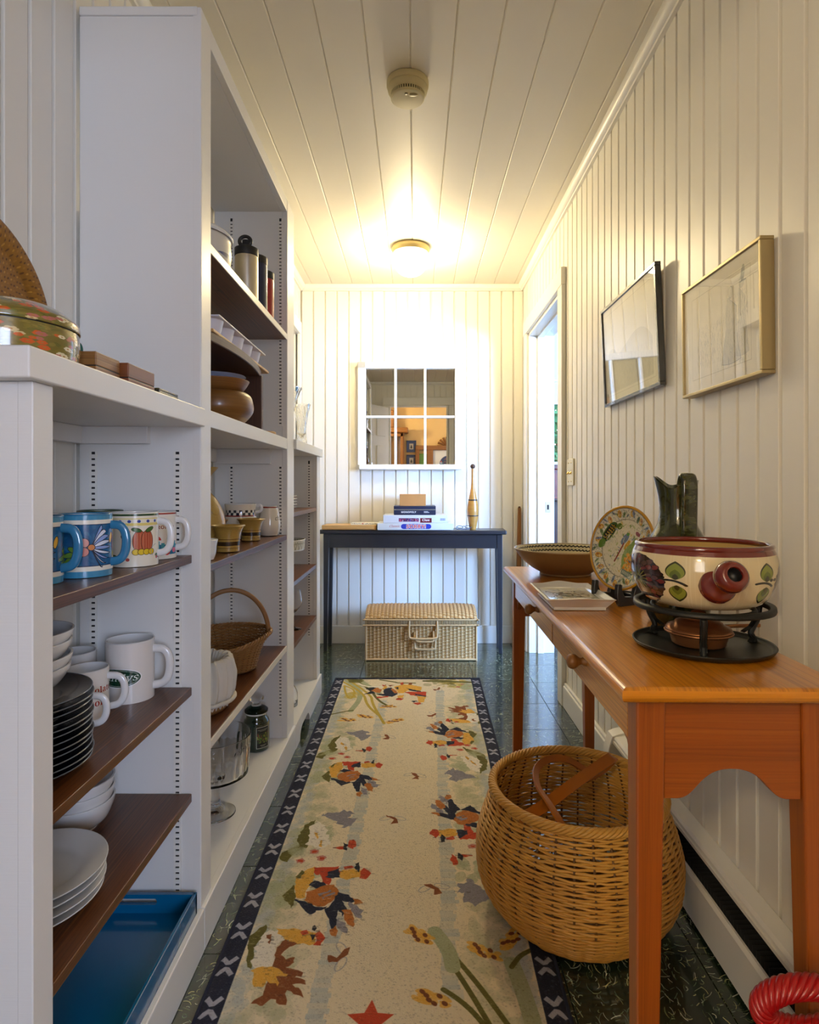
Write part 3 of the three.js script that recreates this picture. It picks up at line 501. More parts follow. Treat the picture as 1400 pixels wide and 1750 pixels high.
// top shelf of the low bookcase: mugs in a row, two more behind
const S1 = .877;
cup({ name: 'blue_floral_mug', label: 'blue floral mug half hidden by the end of the low bookcase, nearest on the shelf', r: .043, h: .103, mat: M.blueMug, rim: M.blueGlaze, pos: [-.60, S1, -.945], turn: -2.45, handle: { mat: M.blueGlaze, w: .0065 } });
cup({ name: 'blue_floral_mug', label: 'blue mug with a white feathery flower, wholly in view before the fruit mug', r: .043, h: .103, mat: M.blueMug, rim: M.blueGlaze, pos: [-.5645, S1, -1.03], turn: -2.2, handle: { mat: M.blueGlaze, w: .0065 } });
cup({ name: 'fruit_mug', label: 'cream mug painted with a red apple and green leaves', r: .043, h: .101, mat: M.appleMug, pos: [-.5424, S1, -1.165], turn: -2.3, handle: { mat: M.china, w: .006 } });
cup({ name: 'city_mug', label: 'white mug lettered TORONTO at the far end of the mug shelf', r: .041, h: .097, mat: glossy(torontoT), pos: [-.5495, S1, -1.277], turn: -2.40, handle: { mat: M.china, w: .006 } });
cup({ name: 'white_mug', label: 'plain white mug in the back row behind the blue floral mug', r: .042, h: .1, mat: M.china, pos: [-.668, S1, -1.10], handle: { dir: -2.6, mat: M.china } });
cup({ name: 'white_mug', label: 'white mug with a dark green rim in the back row behind the fruit mug', r: .043, h: .1, mat: M.china, rim: std({ color: hex('#24402a'), roughness: .3 }), pos: [-.65, S1, -1.245], handle: { dir: -2.2, mat: M.china } });
// second shelf
const S2 = .585;
cup({ name: 'logo_mug', label: 'large white mug with a dark green oval badge', r: .0475, h: .122, mat: glossy(logoT), pos: [-.6005, S2, -1.27], turn: 1.45, handle: { mat: M.china, w: .0075, out: .036, y0: .1, y1: .022 } });
cup({ name: 'lettered_mug', label: 'white mug with red lettering in front of the green-badged mug', r: .038, h: .096, mat: glossy(redT), pos: [-.6285, S2, -1.155], turn: 2.4, handle: { mat: M.china, out: .034, w: .006 } });
cup({ name: 'small_mug', label: 'small white mug with grey markings beside the stack of dark plates', r: .032, h: .082, mat: glossy(greyT), pos: [-.612, S2, -1.075], turn: -1.9, handle: { mat: M.china, out: .03, w: .0055 } });
cup({ name: 'white_mug', label: 'white mug at the back of the second shelf left of the green-badged mug', r: .04, h: .104, mat: M.china, pos: [-.70, S2, -1.24], handle: { dir: -2.4, mat: M.china } });
M.darkPlate = phys({ color: new THREE.Color(.012, .016, .028), roughness: .16, clearcoat: .8, clearcoatRoughness: .08 });
{ const g = dinner(.105, .016), n = 12, words = ['bottom', 'second', 'third', 'fourth', 'fifth', 'sixth', 'seventh', 'eighth', 'ninth', 'tenth', 'eleventh', 'topmost'];
  for (let i = 0; i < n; i++) { const o = thing('dark_blue_plate', i === n - 1 ? 'dark blue plate at the top of the stack, under the white bowls' : i === 0 ? 'dark blue plate at the bottom of the stack on the second shelf' : words[i] + ' dark blue plate up from the shelf in the tall stack', 'plate', [-.618 + .0015 * ((i * 5) % 3 - 1), S2 + i * .0098, -.935 + .0015 * ((i * 7) % 3 - 1)], i, 'stack of dark blue plates'); part('plate', g, M.darkPlate, o); part('glazed_rim', new THREE.TorusGeometry(.1042, .0012, 6, 64).rotateX(Math.PI / 2).translate(0, .0152, 0), phys({ color: new THREE.Color(.10, .11, .12), roughness: .2, clearcoat: 1 }), o); } }
{ const g = bowlGeo(.082, .046, .038), y0 = S2 + 11 * .0098 + .0105;
  [['lowest of the four white bowls resting on the dark plates', 0], ['second white bowl up in the stack on the dark plates', .0165], ['third white bowl up in the stack on the dark plates', .038], ['topmost white bowl of the stack on the dark plates', .0545]].forEach(([l, y], i) => part('bowl', g, M.china, thing('white_bowl', l, 'bowl', [-.622 + .002 * (i % 2), y0 + y, -.925 - .002 * i], i, 'white bowls on the dark plates'))); }
// third shelf
const S3 = .35;
{ const g = bowlGeo(.068, .058, .036); ['lowest white bowl in the stack behind the white plates', 'middle white bowl in the stack behind the white plates', 'top white bowl in the stack behind the white plates'].forEach((l, i) => part('bowl', g, M.china, thing('white_bowl', l, 'bowl', [-.672, S3 + i * .0205, -1.2 + .001 * i], i, 'white bowls behind the white plates')));
  const p = dinner(.112, .02); ['lowest white dinner plate on the third shelf', 'second white dinner plate up on the third shelf', 'third white dinner plate up on the third shelf', 'top white dinner plate on the third shelf, open to view'].forEach((l, i) => part('plate', p, M.china, thing('white_plate', l, 'plate', [-.628 + .002 * (i % 2), S3 + i * .0125, -.975 - .003 * i], i, 'stack of white dinner plates'))); }
// blue tray on the base
{ const o = thing('blue_tray', 'glossy teal-blue rectangular tray at the bottom of the low bookcase', 'tray', [-.61, .095, -1.06]), m = phys({ color: hex('#04618f'), roughness: .22, clearcoat: .5 }), x0 = -.125, x1 = .133, z0 = -.258, z1 = .262, h = .046;
  part('tray_floor', B(x0, x1, 0, .006, z0, z1, .001), m, o); part('side_wall', B(x1 - .008, x1, 0, h, z0, z1, .002), m, o); part('side_wall', B(x0, x0 + .008, 0, h, z0, z1, .002), m, o); part('end_wall', B(x0, x1, 0, h, z1 - .008, z1, .002), m, o);
  const s = poly([[x0, 0], [x1, 0], [x1, h], [x0, h]]), hole = new THREE.Path(); hole.moveTo(-.045, .024); hole.lineTo(.045, .024); hole.quadraticCurveTo(.052, .03, .045, .037); hole.lineTo(-.045, .037); hole.quadraticCurveTo(-.052, .03, -.045, .024); s.holes.push(hole); part('end_wall', extrude(s, .008).translate(0, 0, z0), m, o, 'end wall with a hand hole'); }

// ------------------------------------------------------------------ things on top of the low bookcase
const CT = 1.2;
{ const t = tex(512, 512, (g, w, h) => { seed = 61; g.fillStyle = '#93641f'; g.fillRect(0, 0, w, h); for (let r = 250; r > 8; r -= 12) { for (let i = 0; i < r / 3; i++) { const a = i / (r / 3) * 6.283; g.fillStyle = rgba(['#4a2a10', '#cf9a3c', '#a8742a', '#5c3818'][(i + r) % 4], .7); g.beginPath(); g.ellipse(256 + Math.cos(a) * r, 256 + Math.sin(a) * r, 5.5, 2.6, a, 0, 7); g.fill(); } } });
  const o = thing('embossed_round_tray', 'brown and gold embossed round tray leaning on the left wall', 'tray', [-.715, CT, -1.0]), R = .15, g = lathe([[0, .004], [R * .72, .004], [R * .78, .012], [R * .94, .016], [R, .012], [R, .008], [R * .94, .01], [R * .78, .004], [R * .7, 0], [0, 0]], 64);
  const p = g.attributes.position, uv = g.attributes.uv; for (let i = 0; i < uv.count; i++) uv.setXY(i, .5 + p.getX(i) / R / 2, .5 + p.getZ(i) / R / 2);
  g.rotateZ(-Math.PI / 2 + .16); g.translate(.006, R * Math.cos(.16) + .001, 0); part('tray', g, std({ map: t, roughness: .4, metalness: .25, bumpMap: t, bumpScale: .002 }), o); }
{ const t = tex(1024, 256, (g, w, h) => { seed = 71; g.fillStyle = '#7a6a2c'; g.fillRect(0, 0, w, h); for (let i = 0; i < 500; i++) { g.fillStyle = rgba(['#4f5a22', '#8c7a30', '#5f6a2c', '#a08a3c'][i % 4], .4); g.beginPath(); g.ellipse(rr(0, w), rr(0, h), rr(6, 22), rr(4, 10), rr(0, 3), 0, 7); g.fill(); }
    for (let i = 0; i < 130; i++) { const x = rr(0, w), y = rr(30, h), c = ['#dccb9c', '#d8c08a', '#d0561c', '#b5655a', '#ded2ac'][Math.floor(x / w * 14 + i % 2) % 5], r = rr(9, 17); for (let k = 0; k < 6; k++) { const a = k * 1.047; g.fillStyle = c; g.beginPath(); g.arc(x + Math.cos(a) * r * .62, y + Math.sin(a) * r * .62, r * .45, 0, 7); g.fill(); } g.fillStyle = '#a8762c'; g.beginPath(); g.arc(x, y, r * .28, 0, 7); g.fill(); } });
  const m = phys({ map: t, roughness: .2, clearcoat: .9, clearcoatRoughness: .06 }), o = thing('painted_oval_box', 'lidded lacquer box painted with flowers on green-gold', 'box', [-.590, CT, -.872]); o.scale.setScalar(1.06);
  part('box_body', latheYv([[.06, 0], [.082, .002], [.087, .03], [.086, .05]], 56, 16), m, o); part('lid', latheYv([[.0865, .0515], [.088, .054], [.084, .066], [.06, .082], [.025, .089], [0, .0905]], 56, 24), m, o); part('seam', lathe([[.0845, .049], [.0845, .053]], 56), M.black, o); }
{ const o = thing('green_glass_bottle', 'small teal glass bottle with a round stopper behind the wooden box', 'bottle', [-.668, CT, -1.185]), m = phys({ color: hex('#0f5a4c'), roughness: .12, clearcoat: 1 }); part('bottle_body', lathe([[0, 0], [.02, 0], [.023, .01], [.02, .05], [.008, .07], [.008, .08]], 28, 24), m, o); part('stopper', new THREE.SphereGeometry(.015, 20, 14).scale(1, 1.15, .5).translate(0, .097, 0), m, o); }
function lidBox(name, label, pos, w, h, d, m, split) { const o = thing(name, label, 'box', pos); part('box_body', B(-w / 2, w / 2, 0, split - .0006, -d / 2, d / 2, .0015, 'z'), m, o); part('lid', B(-w / 2, w / 2, split + .0006, h, -d / 2, d / 2, .002, 'z'), m, o); part('seam', B(-w / 2 + .001, w / 2 - .001, split - .001, split + .001, -d / 2 + .001, d / 2 - .001, 0), M.black, o); return o; }
lidBox('wooden_box', 'brown hinged wooden box beside the flowered lacquer box', [-.556, CT, -1.004], .09, .045, .078, std({ map: wood('#8f6232', ['#5c3a18', '#74502a', '#b08a58'], { s: 8, alpha: .3 }), roughness: .4 }), .022);
lidBox('wooden_box', 'reddish wooden box between the brown box and the small dark lacquer box', [-.54, CT, -1.104], .08, .044, .106, std({ map: wood('#7f4722', ['#54280f', '#6a3616', '#9c5f34'], { s: 9, alpha: .22 }), roughness: .4 }), .018);
{ const t = tex(256, 64, (g) => { seed = 81; g.fillStyle = '#14140c'; g.fillRect(0, 0, 256, 64); for (let i = 0; i < 160; i++) { g.strokeStyle = rgba(['#b8a552', '#8a7a34', '#5c6a34'][i % 3], .8); g.lineWidth = 1.5; g.beginPath(); g.arc(rr(0, 256), rr(0, 64), rr(2, 7), 0, rr(2, 5)); g.stroke(); } }, { repeat: [9, 30] });
  lidBox('lacquer_box', 'small flat black-and-gold lacquer box last in the row of boxes', [-.53, CT, -1.225], .06, .021, .095, phys({ map: t, roughness: .18, clearcoat: 1 }), .016); }

// ------------------------------------------------------------------ tall bookcase, upper shelf
const U1 = 1.591;
{ const o = thing('white_crock', 'lidded white pot with blue marks behind the flasks on the upper shelf', 'pot', [-.60, U1, -1.60]), t = tex(512, 128, (g) => { g.fillStyle = '#cfcabf'; g.fillRect(0, 0, 512, 128); g.fillStyle = '#2c3f7c'; for (let i = 0; i < 6; i++) { g.beginPath(); g.moveTo(i * 85, 70); g.quadraticCurveTo(i * 85 + 40, 50, i * 85 + 70, 76); g.quadraticCurveTo(i * 85 + 40, 84, i * 85, 70); g.fill(); } });
  part('pot_body', latheYv([[.08, 0], [.1, .01], [.108, .05], [.106, .085], [.11, .09]], 56, 20), phys({ map: t, roughness: .3, clearcoat: .4 }), o); part('lid', lathe([[.111, .0915], [.112, .098], [.095, .112], [.04, .122], [0, .124]], 56, 20), M.china, o); part('lid_knob', lathe([[0, .123], [.012, .124], [.01, .132], [.017, .142], [.012, .149], [0, .15]], 20), M.china, o); }
function flask(name, label, x, z, r, h, m, capM, loop) { const o = thing(name, label, 'flask', [x, U1, z]); part('flask_body', lathe([[0, 0], [r - .003, 0], [r, .004], [r, h - .012], [r * .97, h]], 40), m, o); const c = part('cap', lathe([[r * .98, h + .0005], [r * 1.02, h + .002], [r * 1.02, h + .024], [r * .7, h + .03], [0, h + .031]], 40), capM, o); if (loop) { part('carry_loop', new THREE.TorusGeometry(.017, .006, 10, 28).scale(1, .9, 1).translate(-.004, h + .048, 0), capM, c); part('spout', lathe([[.013, h + .03], [.013, h + .05], [0, h + .052]], 20), capM, c); } return o; }
M.blackCap = std({ color: new THREE.Color(.015, .015, .016), roughness: .45 });
flask('steel_flask', 'steel travel flask with a black cap and carrying loop', -.515, -1.84, .035, .135, M.steel, M.blackCap, true);
flask('navy_flask', 'navy blue flask with a pale cap between the steel and the red flask', -.521, -1.99, .032, .165, phys({ color: hex('#232c4c'), roughness: .25, metalness: .5, clearcoat: .6 }), std({ color: hex('#3a3a3c'), roughness: .3, metalness: .6 }));
flask('red_flask', 'red flask with a black cap at the end of the upper shelf', -.524, -2.105, .030, .155, phys({ color: hex('#a8121c'), roughness: .3, clearcoat: .6 }), M.blackCap);
// compartment under it
const U2 = 1.205;
{ const o = thing('wooden_riser', 'dark wooden riser stand with a bowed front, over the wooden bowls', 'stand', [-.60, U2, -1.73]);
  const s = new THREE.Shape(); s.moveTo(-.275, -.11); s.lineTo(.275, -.11); s.lineTo(.275, .085); s.quadraticCurveTo(0, .135, -.275, .085); s.closePath();
  const g = extrude(s, .02, .002); g.rotateX(Math.PI / 2); g.rotateY(Math.PI / 2); g.translate(0, .205, 0); part('top', boxUV(g, 'z'), M.walnut, o);
  for (const z of [-.262, .262]) part('leg', B(-.1, .095, 0, .187, z - .012, z + .012, .003, 'y'), M.walnut, o); }
{ const o = thing('wooden_board', 'thin pale wooden board lying on the dark riser stand', 'board', [-.60, U2 + .2075, -1.80]); part('board', B(-.1, .098, 0, .009, -.27, .3, .003, 'z'), M.lightWood, o); }
{ const o = thing('plastic_tray', 'white plastic tray with rounded compartments on the wooden riser', 'tray', [-.59, U2 + .217, -1.76]), m = std({ color: hex('#d9d6e0'), roughness: .35 });
  part('tray_rim', merge([B(-.075, .095, .036, .041, -.235, .235, .003)].concat([])), m, o); for (let i = 0; i < 5; i++) for (const x of [-.033, .05]) part('compartment', lathe([[0, 0], [.026, .001], [.032, .008], [.039, .036]], 20, 14).translate(x, 0, -.188 + i * .094), m, o); }
{ const o = thing('wooden_bowl', 'round turned wooden bowl with a dark inlaid patch, under the riser', 'bowl', [-.572, U2, -1.745]); const m = phys({ map: wood('#80521f', ['#4a2c0e', '#64400f', '#a8783a'], { s: 10, alpha: .3 }), roughness: .36, clearcoat: .3 });
  const g = latheYv([[0, 0], [.05, 0], [.075, .008], [.1, .04], [.097, .075], [.086, .09], [.08, .09], [.09, .07], [.09, .04], [.06, .012], [0, .01]], 56, 60); part('bowl', g, m, o); const q = sheet((u, v) => { const a = 1.15 + u * .42, r = .0985 - .006 * v; return [r * Math.sin(a), .068 + v * .016, r * Math.cos(a)]; }, 8, 2); part('inlay', q, M.walnut, o); }
{ const o = thing('wooden_bowl', 'shallow pale wooden bowl stacked on the round wooden bowl under the riser', 'bowl', [-.572, U2 + .0905, -1.745]); part('bowl', lathe([[0, 0], [.05, 0], [.072, .01], [.088, .034], [.084, .034], [.068, .014], [0, .006]], 48, 40), M.oak, o); }
{ const o = thing('grey_dish', 'pale grey dish lying in the top wooden bowl under the riser', 'dish', [-.575, U2 + .1015, -1.745]); part('dish', lathe([[0, 0], [.04, 0], [.07, .032], [.082, .038], [.08, .04], [.066, .034], [.038, .004], [0, .004]], 48), std({ color: hex('#9aa0b8'), roughness: .25 }), o); }
{ const o = thing('wooden_coaster', 'small orange-brown wooden coaster on the middle board beside the riser leg', 'coaster', [-.53, U2, -2.13]); part('coaster', lathe([[0, 0], [.035, 0], [.037, .004], [.037, .012], [.034, .015], [0, .015]], 32), M.lightWood, o); }
// ------------------------------------------------------------------ tall bookcase, brown middle shelf
const U3 = .848;
const stoneT = tex(512, 256, (g, w, h) => { seed = 91; g.fillStyle = '#a8853e'; g.fillRect(0, 0, w, h); for (let i = 0; i < 2600; i++) { g.fillStyle = rgba(['#7a5a20', '#c2a05a', '#8f6e2e', '#5c4216'][i % 4], .3); g.fillRect(rr(0, w), rr(0, h), rr(1, 4), rr(1, 4)); } });
const bandT = tex(512, 256, (g, w, h) => { g.drawImage(stoneT.image, 0, 0); g.fillStyle = '#5c3512'; g.fillRect(0, 128, w, 6); g.fillRect(0, 216, w, 5); g.fillStyle = '#33200f'; g.fillRect(0, 154, w, 40); });
M.stoneware = phys({ map: stoneT, roughness: .28, clearcoat: .4 }); M.banded = phys({ map: bandT, roughness: .25, clearcoat: .5 });
const stoneCup = (label, x, z) => cup({ name: 'stoneware_cup', category: 'cup', label, r: .0455, rb: .030, h: .072, flare: [[.0305, .02], [.033, .045], [.039, .062]], mat: M.banded, inner: M.stoneware, pos: [x, U3, z], group: undefined });
stoneCup('nearer tan stoneware cup with a dark band, flared at the rim', -.5136, -1.655);
stoneCup('farther tan stoneware cup with a dark band, beside the cream vase', -.541, -1.985);
stoneCup('tan stoneware cup at the back, half hidden by the jug and the checkered pot', -.645, -1.93);
{ const o = thing('stoneware_jug', 'tall tan stoneware jug with a thin neck and a round seal on its shoulder', 'jug', [-.607, U3 + .0015, -1.72]); part('jug_body', lathe([[0, 0], [.054, 0], [.062, .012], [.064, .05], [.058, .1], [.04, .14], [.022, .162], [.0195, .185], [.024, .208], [.042, .23], [.039, .23], [.02, .206], [.016, .18], [.016, .16]], 56, 60), M.stoneware, o);
  part('seal', lathe([[0, .004], [.012, .0035], [.017, .002], [.018, 0]], 28).rotateX(Math.PI / 2).rotateX(-.5).rotateY(1.05).translate(.0435, .112, .026), M.stoneware, o); part('neck_ring', new THREE.TorusGeometry(.0205, .003, 8, 32).rotateX(Math.PI / 2).translate(0, .168, 0), M.stoneware, o); }
const checkT = tex(768, 320, (g, w, h) => { g.fillStyle = '#ddd3c0'; g.fillRect(0, 0, w, h); const s = 24; for (let r = 0; r < 2; r++) for (let c = 0; c < w / s; c++) { g.fillStyle = (r + c) % 2 ? '#171d30' : '#e6dfd0'; g.fillRect(c * s, 52 + r * s, s, s); } g.fillStyle = '#8c2a24'; g.fillRect(0, 100, w, 12); for (let x = 60; x < w; x += 150) { g.fillStyle = '#1c2440'; g.beginPath(); g.arc(x, 176, 15, 0, 7); g.fill(); g.strokeStyle = '#8c2a24'; g.lineWidth = 7; g.beginPath(); g.arc(x + 74, 226, 34, 3.3, 6.1); g.stroke(); } });
cup({ name: 'checkered_pot', category: 'pot', label: 'cream pot with a black and white checkered band and ring handle', r: .053, rb: .044, h: .118, flare: [[.053, .02], [.056, .055], [.05, .09]], mat: glossy(checkT), pos: [-.60, U3, -2.07], turn: 0, handle: { dir: .1, mat: M.china, y0: .112, y1: .088, r0: .052, r1: .05, out: .022, w: .0045 } });
const vaseT = tex(768, 320, (g, w, h) => { g.fillStyle = '#ddd2be'; g.fillRect(0, 0, w, h); g.fillStyle = '#7c2420'; g.fillRect(0, 2, w, 14); g.fillStyle = '#3a2a24'; g.font = 'italic 64px serif'; g.fillText('chai', 128, 150); g.fillText('chai', 512, 150); });
cup({ name: 'cream_vase', category: 'vase', label: 'rounded cream vase with a dark red rim and script lettering', r: .0285, rb: .03, h: .107, flare: [[.037, .018], [.0395, .042], [.034, .08]], mat: glossy(vaseT), pos: [-.5285, U3, -2.185], turn: -.3 });
cup({ name: 'white_cup', category: 'cup', label: 'small white handleless cup at the front edge of the middle shelf', r: .037, rb: .028, h: .05, flare: [[.032, .015], [.034, .035]], mat: M.china, pos: [-.518, U3, -1.465] });
// ------------------------------------------------------------------ woven baskets
// weavers: closed rings that pass in and out of the stakes; rf(y) the radius at height y (0..1), pos in the basket's own axes
function weave({ rows, stakes, rf, y0, y1, amp, r, jitter = 0, seg = 3, radial = 5, lean = 0 }) {
  const list = [];
  for (let k = 0; k < rows; k++) {
    const t = (k + .5) / rows, ph = k % 2 ? Math.PI : 0, n = stakes * seg, pts = [], j1 = rr(0, 6.28), j2 = rr(-1, 1) * jitter, j3 = Math.ceil(rr(1, 4));
    for (let i = 0; i < n; i++) { const a = i / n * Math.PI * 2, y = y0 + (y1 - y0) * t + jitter * (Math.sin(a * j3 + j1) * .5 + rr(-.3, .3)) + j2 * .3, R = rf((y - y0) / (y1 - y0)) + amp * Math.sin(a * stakes / 2 + ph); pts.push(V(R * Math.sin(a), y, R * Math.cos(a))); }
    list.push(new THREE.TubeGeometry(new THREE.CatmullRomCurve3(pts, true, 'catmullrom', .5), n, r * rr(.85, 1.12), radial, true));
  }
  return merge(list);
}
function stakesGeo({ stakes, rf, y0, y1, r }) { const list = []; for (let i = 0; i < stakes; i++) { const a = (i + .5) / stakes * Math.PI * 2, pts = []; for (let k = 0; k <= 8; k++) { const t = k / 8, R = rf(t); pts.push([R * Math.sin(a), y0 + (y1 - y0) * t, R * Math.cos(a)]); } list.push(tube(pts, r, 12, 5)); } return merge(list); }
function braid(R, y, r, n, turns, out = .006) { const list = []; for (let k = 0; k < n; k++) { const pts = []; for (let i = 0; i < 140; i++) { const a = i / 140 * Math.PI * 2, b = a * turns + k / n * Math.PI * 2; pts.push(V((R + out * Math.cos(b)) * Math.sin(a), y + out * Math.sin(b), (R + out * Math.cos(b)) * Math.cos(a))); } list.push(new THREE.TubeGeometry(new THREE.CatmullRomCurve3(pts, true), 280, r, 5, true)); } return merge(list); }
const caneT = (base, ds, s) => wood(base, ds, { s, alpha: .35, amp: 1, lenM: .08, wideM: .02, w: 512, h: 128, lines: 120 });
M.wicker = std({ color: new THREE.Color(.68, .36, .07), roughness: .42 }); M.wickerDark = std({ color: new THREE.Color(.16, .075, .022), roughness: .5 }); M.wickerSmall = std({ color: new THREE.Color(.27, .125, .035), roughness: .5 });
{ seed = 101; const o = thing('handled_basket', 'shallow brown wicker basket with a high hoop handle on the lower shelf', 'basket', [-.598, .437, -1.945]);
  const rf = (t) => .076 + .032 * t + .018 * Math.pow(t, 5); const w = part('weave', weave({ rows: 26, stakes: 30, rf, y0: .006, y1: .115, amp: .0022, r: .0025, jitter: .001 }), M.wickerSmall, o); w.userData.kind = 'stuff'; part('stakes', stakesGeo({ stakes: 30, rf, y0: .004, y1: .116, r: .0022 }), M.wickerDark, o); part('rim', braid(.1245, .118, .0032, 3, 22, .004), M.wickerSmall, o);
  part('base', lathe([[0, .004], [.08, .004], [.083, .008], [0, .008]], 40), M.wickerDark, o); for (const c of o.children) { const p = c.geometry.attributes.position; for (let i = 0; i < p.count; i++) { const q = Math.max(0, p.getZ(i)) / .125; p.setY(i, p.getY(i) * (1 - .26 * q * q)); p.setX(i, p.getX(i) * 1.03); } c.geometry.computeVertexNormals(); } const hp = []; for (let i = 0; i <= 20; i++) { const a = Math.PI * i / 20; hp.push([.122 * Math.cos(a), .105 + .15 * Math.sin(a), 0]); } part('handle', taper(hp, () => .0062, 50, 8, .7, 1.2).rotateY(.35), M.wickerSmall, o); }
{ seed = 111; const o = thing('linen_lined_basket', 'round basket covered with a ruffled off-white cloth liner', 'basket', [-.573, .437, -1.6]), m = std({ color: hex('#c9c1b2'), roughness: .95 });
  const g = sheet((u, v) => { const a = u * Math.PI * 2, k = Math.sin(a * 19 + 1.3 * Math.sin(a * 5)) * .6 + Math.sin(a * 31 + 2) * .4, prof2 = [[.06, .07], [.066, .12], [.076, .139], [.089, .132], [.099, .098], [.097, .055], [.084, .016]], f = v * 6, i = Math.min(5, Math.floor(f)), t = f - i, R = prof2[i][0] * (1 - t) + prof2[i + 1][0] * t, y = prof2[i][1] * (1 - t) + prof2[i + 1][1] * t, d = .0065 * Math.sin(v * 3) + .002; return [(R + k * d * 1.3) * Math.sin(a) * .93, y + (v > .9 ? .004 * Math.sin(a * 40) : 0) + .0015 * k, (R + k * d * 1.3) * Math.cos(a) * .93]; }, 300, 26); part('cloth_liner', g, m, o);
  part('basket_body', lathe([[0, 0], [.068, 0], [.072, .01], [.08, .12], [.076, .12], [.066, .014], [0, .012]], 40), M.wickerSmall, o); part('elastic_ruffle', braid(.0895, .03, .0035, 4, 40, .003), m, o); }
// ------------------------------------------------------------------ tall bookcase, base
{ const o = thing('trifle_bowl', 'clear fluted glass trifle bowl on a foot', 'bowl', [-.572, .095, -1.72]);
  part('bowl', sheet((u, v) => { const pr = [[.0, .104], [.075, .105], [.092, .114], [.096, .15], [.099, .195], [.1, .222], [.1005, .226], [.0975, .226], [.0955, .195], [.0925, .15], [.088, .119], [.074, .111], [0, .11]], f = v * 12, i = Math.min(11, Math.floor(f)), t = f - i, R = pr[i][0] * (1 - t) + pr[i + 1][0] * t, y = pr[i][1] * (1 - t) + pr[i + 1][1] * t, a = u * Math.PI * 2, fl = v < .5 && y > .115 && y < .2 ? .0022 * Math.abs(Math.sin(a * 13)) * Math.min(1, (.2 - y) / .012, (y - .115) / .006) : 0; return [(R - fl) * Math.sin(a), y, (R - fl) * Math.cos(a)]; }, 156, 60), M.glass, o);
  part('stem_and_foot', lathe([[0, .004], [.052, .001], [.056, .002], [.055, .005], [.03, .014], [.016, .03], [.013, .06], [.018, .088], [.03, .101], [0, .1035]], 56, 50), M.glass, o); }
{ const o = thing('candle_jar', 'dark green candle in a glass jar with a knobbed glass lid', 'candle', [-.567, .095, -2.15]), t = tex(256, 320, (g) => { g.fillStyle = '#15180f'; g.fillRect(0, 0, 256, 320); g.strokeStyle = '#cfd0c0'; g.lineWidth = 6; g.strokeRect(6, 6, 244, 308); g.fillStyle = '#26301c'; g.fillRect(14, 90, 228, 150); seed = 3; for (let i = 0; i < 120; i++) { g.fillStyle = ['#5c7a2c', '#8c9a3c', '#7a3a2a', '#33481f'][i % 4]; g.beginPath(); g.arc(rr(20, 236), rr(96, 236), rr(4, 13), 0, 7); g.fill(); } g.fillStyle = '#9a9a86'; g.fillRect(30, 40, 190, 8); g.fillRect(60, 58, 130, 6); g.fillRect(70, 270, 116, 8); g.fillRect(90, 290, 76, 5); });
  part('jar', lathe([[0, 0], [.042, 0], [.046, .005], [.047, .02], [.047, .095], [.042, .108], [.036, .114], [.036, .128]], 44), phys({ color: new THREE.Color(.012, .03, .018), roughness: .06, clearcoat: 1 }), o); part('label', sheet((u, v) => { const a = .25 + u * 1.05; return [.0474 * Math.sin(a), .014 + v * .075, .0474 * Math.cos(a)]; }, 12, 1), std({ map: t, roughness: .5 }), o);
  const l = part('lid', lathe([[.0365, .128], [.041, .13], [.041, .14], [.034, .146], [.02, .152], [.012, .158], [.016, .166], [.027, .174], [.027, .181], [.016, .188], [0, .19]], 44), M.glass, o); part('seal_ring', new THREE.TorusGeometry(.037, .003, 8, 40).rotateX(Math.PI / 2).translate(0, .128, 0), M.china, l); }
// ------------------------------------------------------------------ far low bookcase
{ const g = dinner(.09, .014); ['lowest', 'second', 'third', 'fourth', 'top'].forEach((w, i) => part('plate', g, M.china, thing('white_side_plate', w + ' white side plate ' + (i === 0 || i === 4 ? 'of' : 'up in') + ' the stack on the far bookcase', 'plate', [-.598, .925 + i * .012, -2.58 - .002 * (i % 2)], i, 'white side plates on the far bookcase'))); }
{ const o = thing('cake_stand', 'white openwork cake stand on the far low bookcase', 'stand', [-.592, .652, -2.63]), t = tex(512, 64, (g) => { g.fillStyle = '#d8d2bc'; g.fillRect(0, 0, 512, 64); g.strokeStyle = '#8f8a6c'; g.lineWidth = 4; for (let x = 0; x < 512; x += 32) { g.beginPath(); g.moveTo(x, 8); g.lineTo(x + 16, 56); g.lineTo(x + 32, 8); g.stroke(); g.beginPath(); g.arc(x + 16, 18, 5, 0, 7); g.stroke(); } }, { repeat: [2, 1] });
  part('pedestal', lathe([[0, 0], [.055, 0], [.057, .006], [.03, .02], [.02, .05], [.03, .085], [.05, .095]], 40, 30), M.china, o); part('top_plate', lathe([[0, .095], [.1, .096], [.108, .1], [.1, .104], [0, .103]], 56), M.china, o); part('openwork_skirt', latheYv([[.103, .096], [.107, .11], [.109, .142]], 64), phys({ map: t, roughness: .3 }), o); part('rim', new THREE.TorusGeometry(.109, .0025, 8, 64).rotateX(Math.PI / 2).translate(0, .142, 0), M.china, o); }
const goblet = (h, r, f) => lathe([[0, .003], [f, .001], [f, .003], [.006, .012], [.0035, .03], [.0035, h * .42], [.012, h * .47], [r, h * .68], [r * .86, h], [r * .86 - .0012, h], [r - .0014, h * .68], [.011, h * .49], [0, h * .48]], 40, 50);
{ const o = thing('wine_glass', 'clear wine glass on the lowest brown shelf of the far bookcase', 'glass', [-.53, .405, -2.62]); part('glass', goblet(.165, .036, .032), M.glass, o); const c = copyOf(o, 'clear wine glass behind another one on the far bookcase', [-.61, .405, -2.66]); }
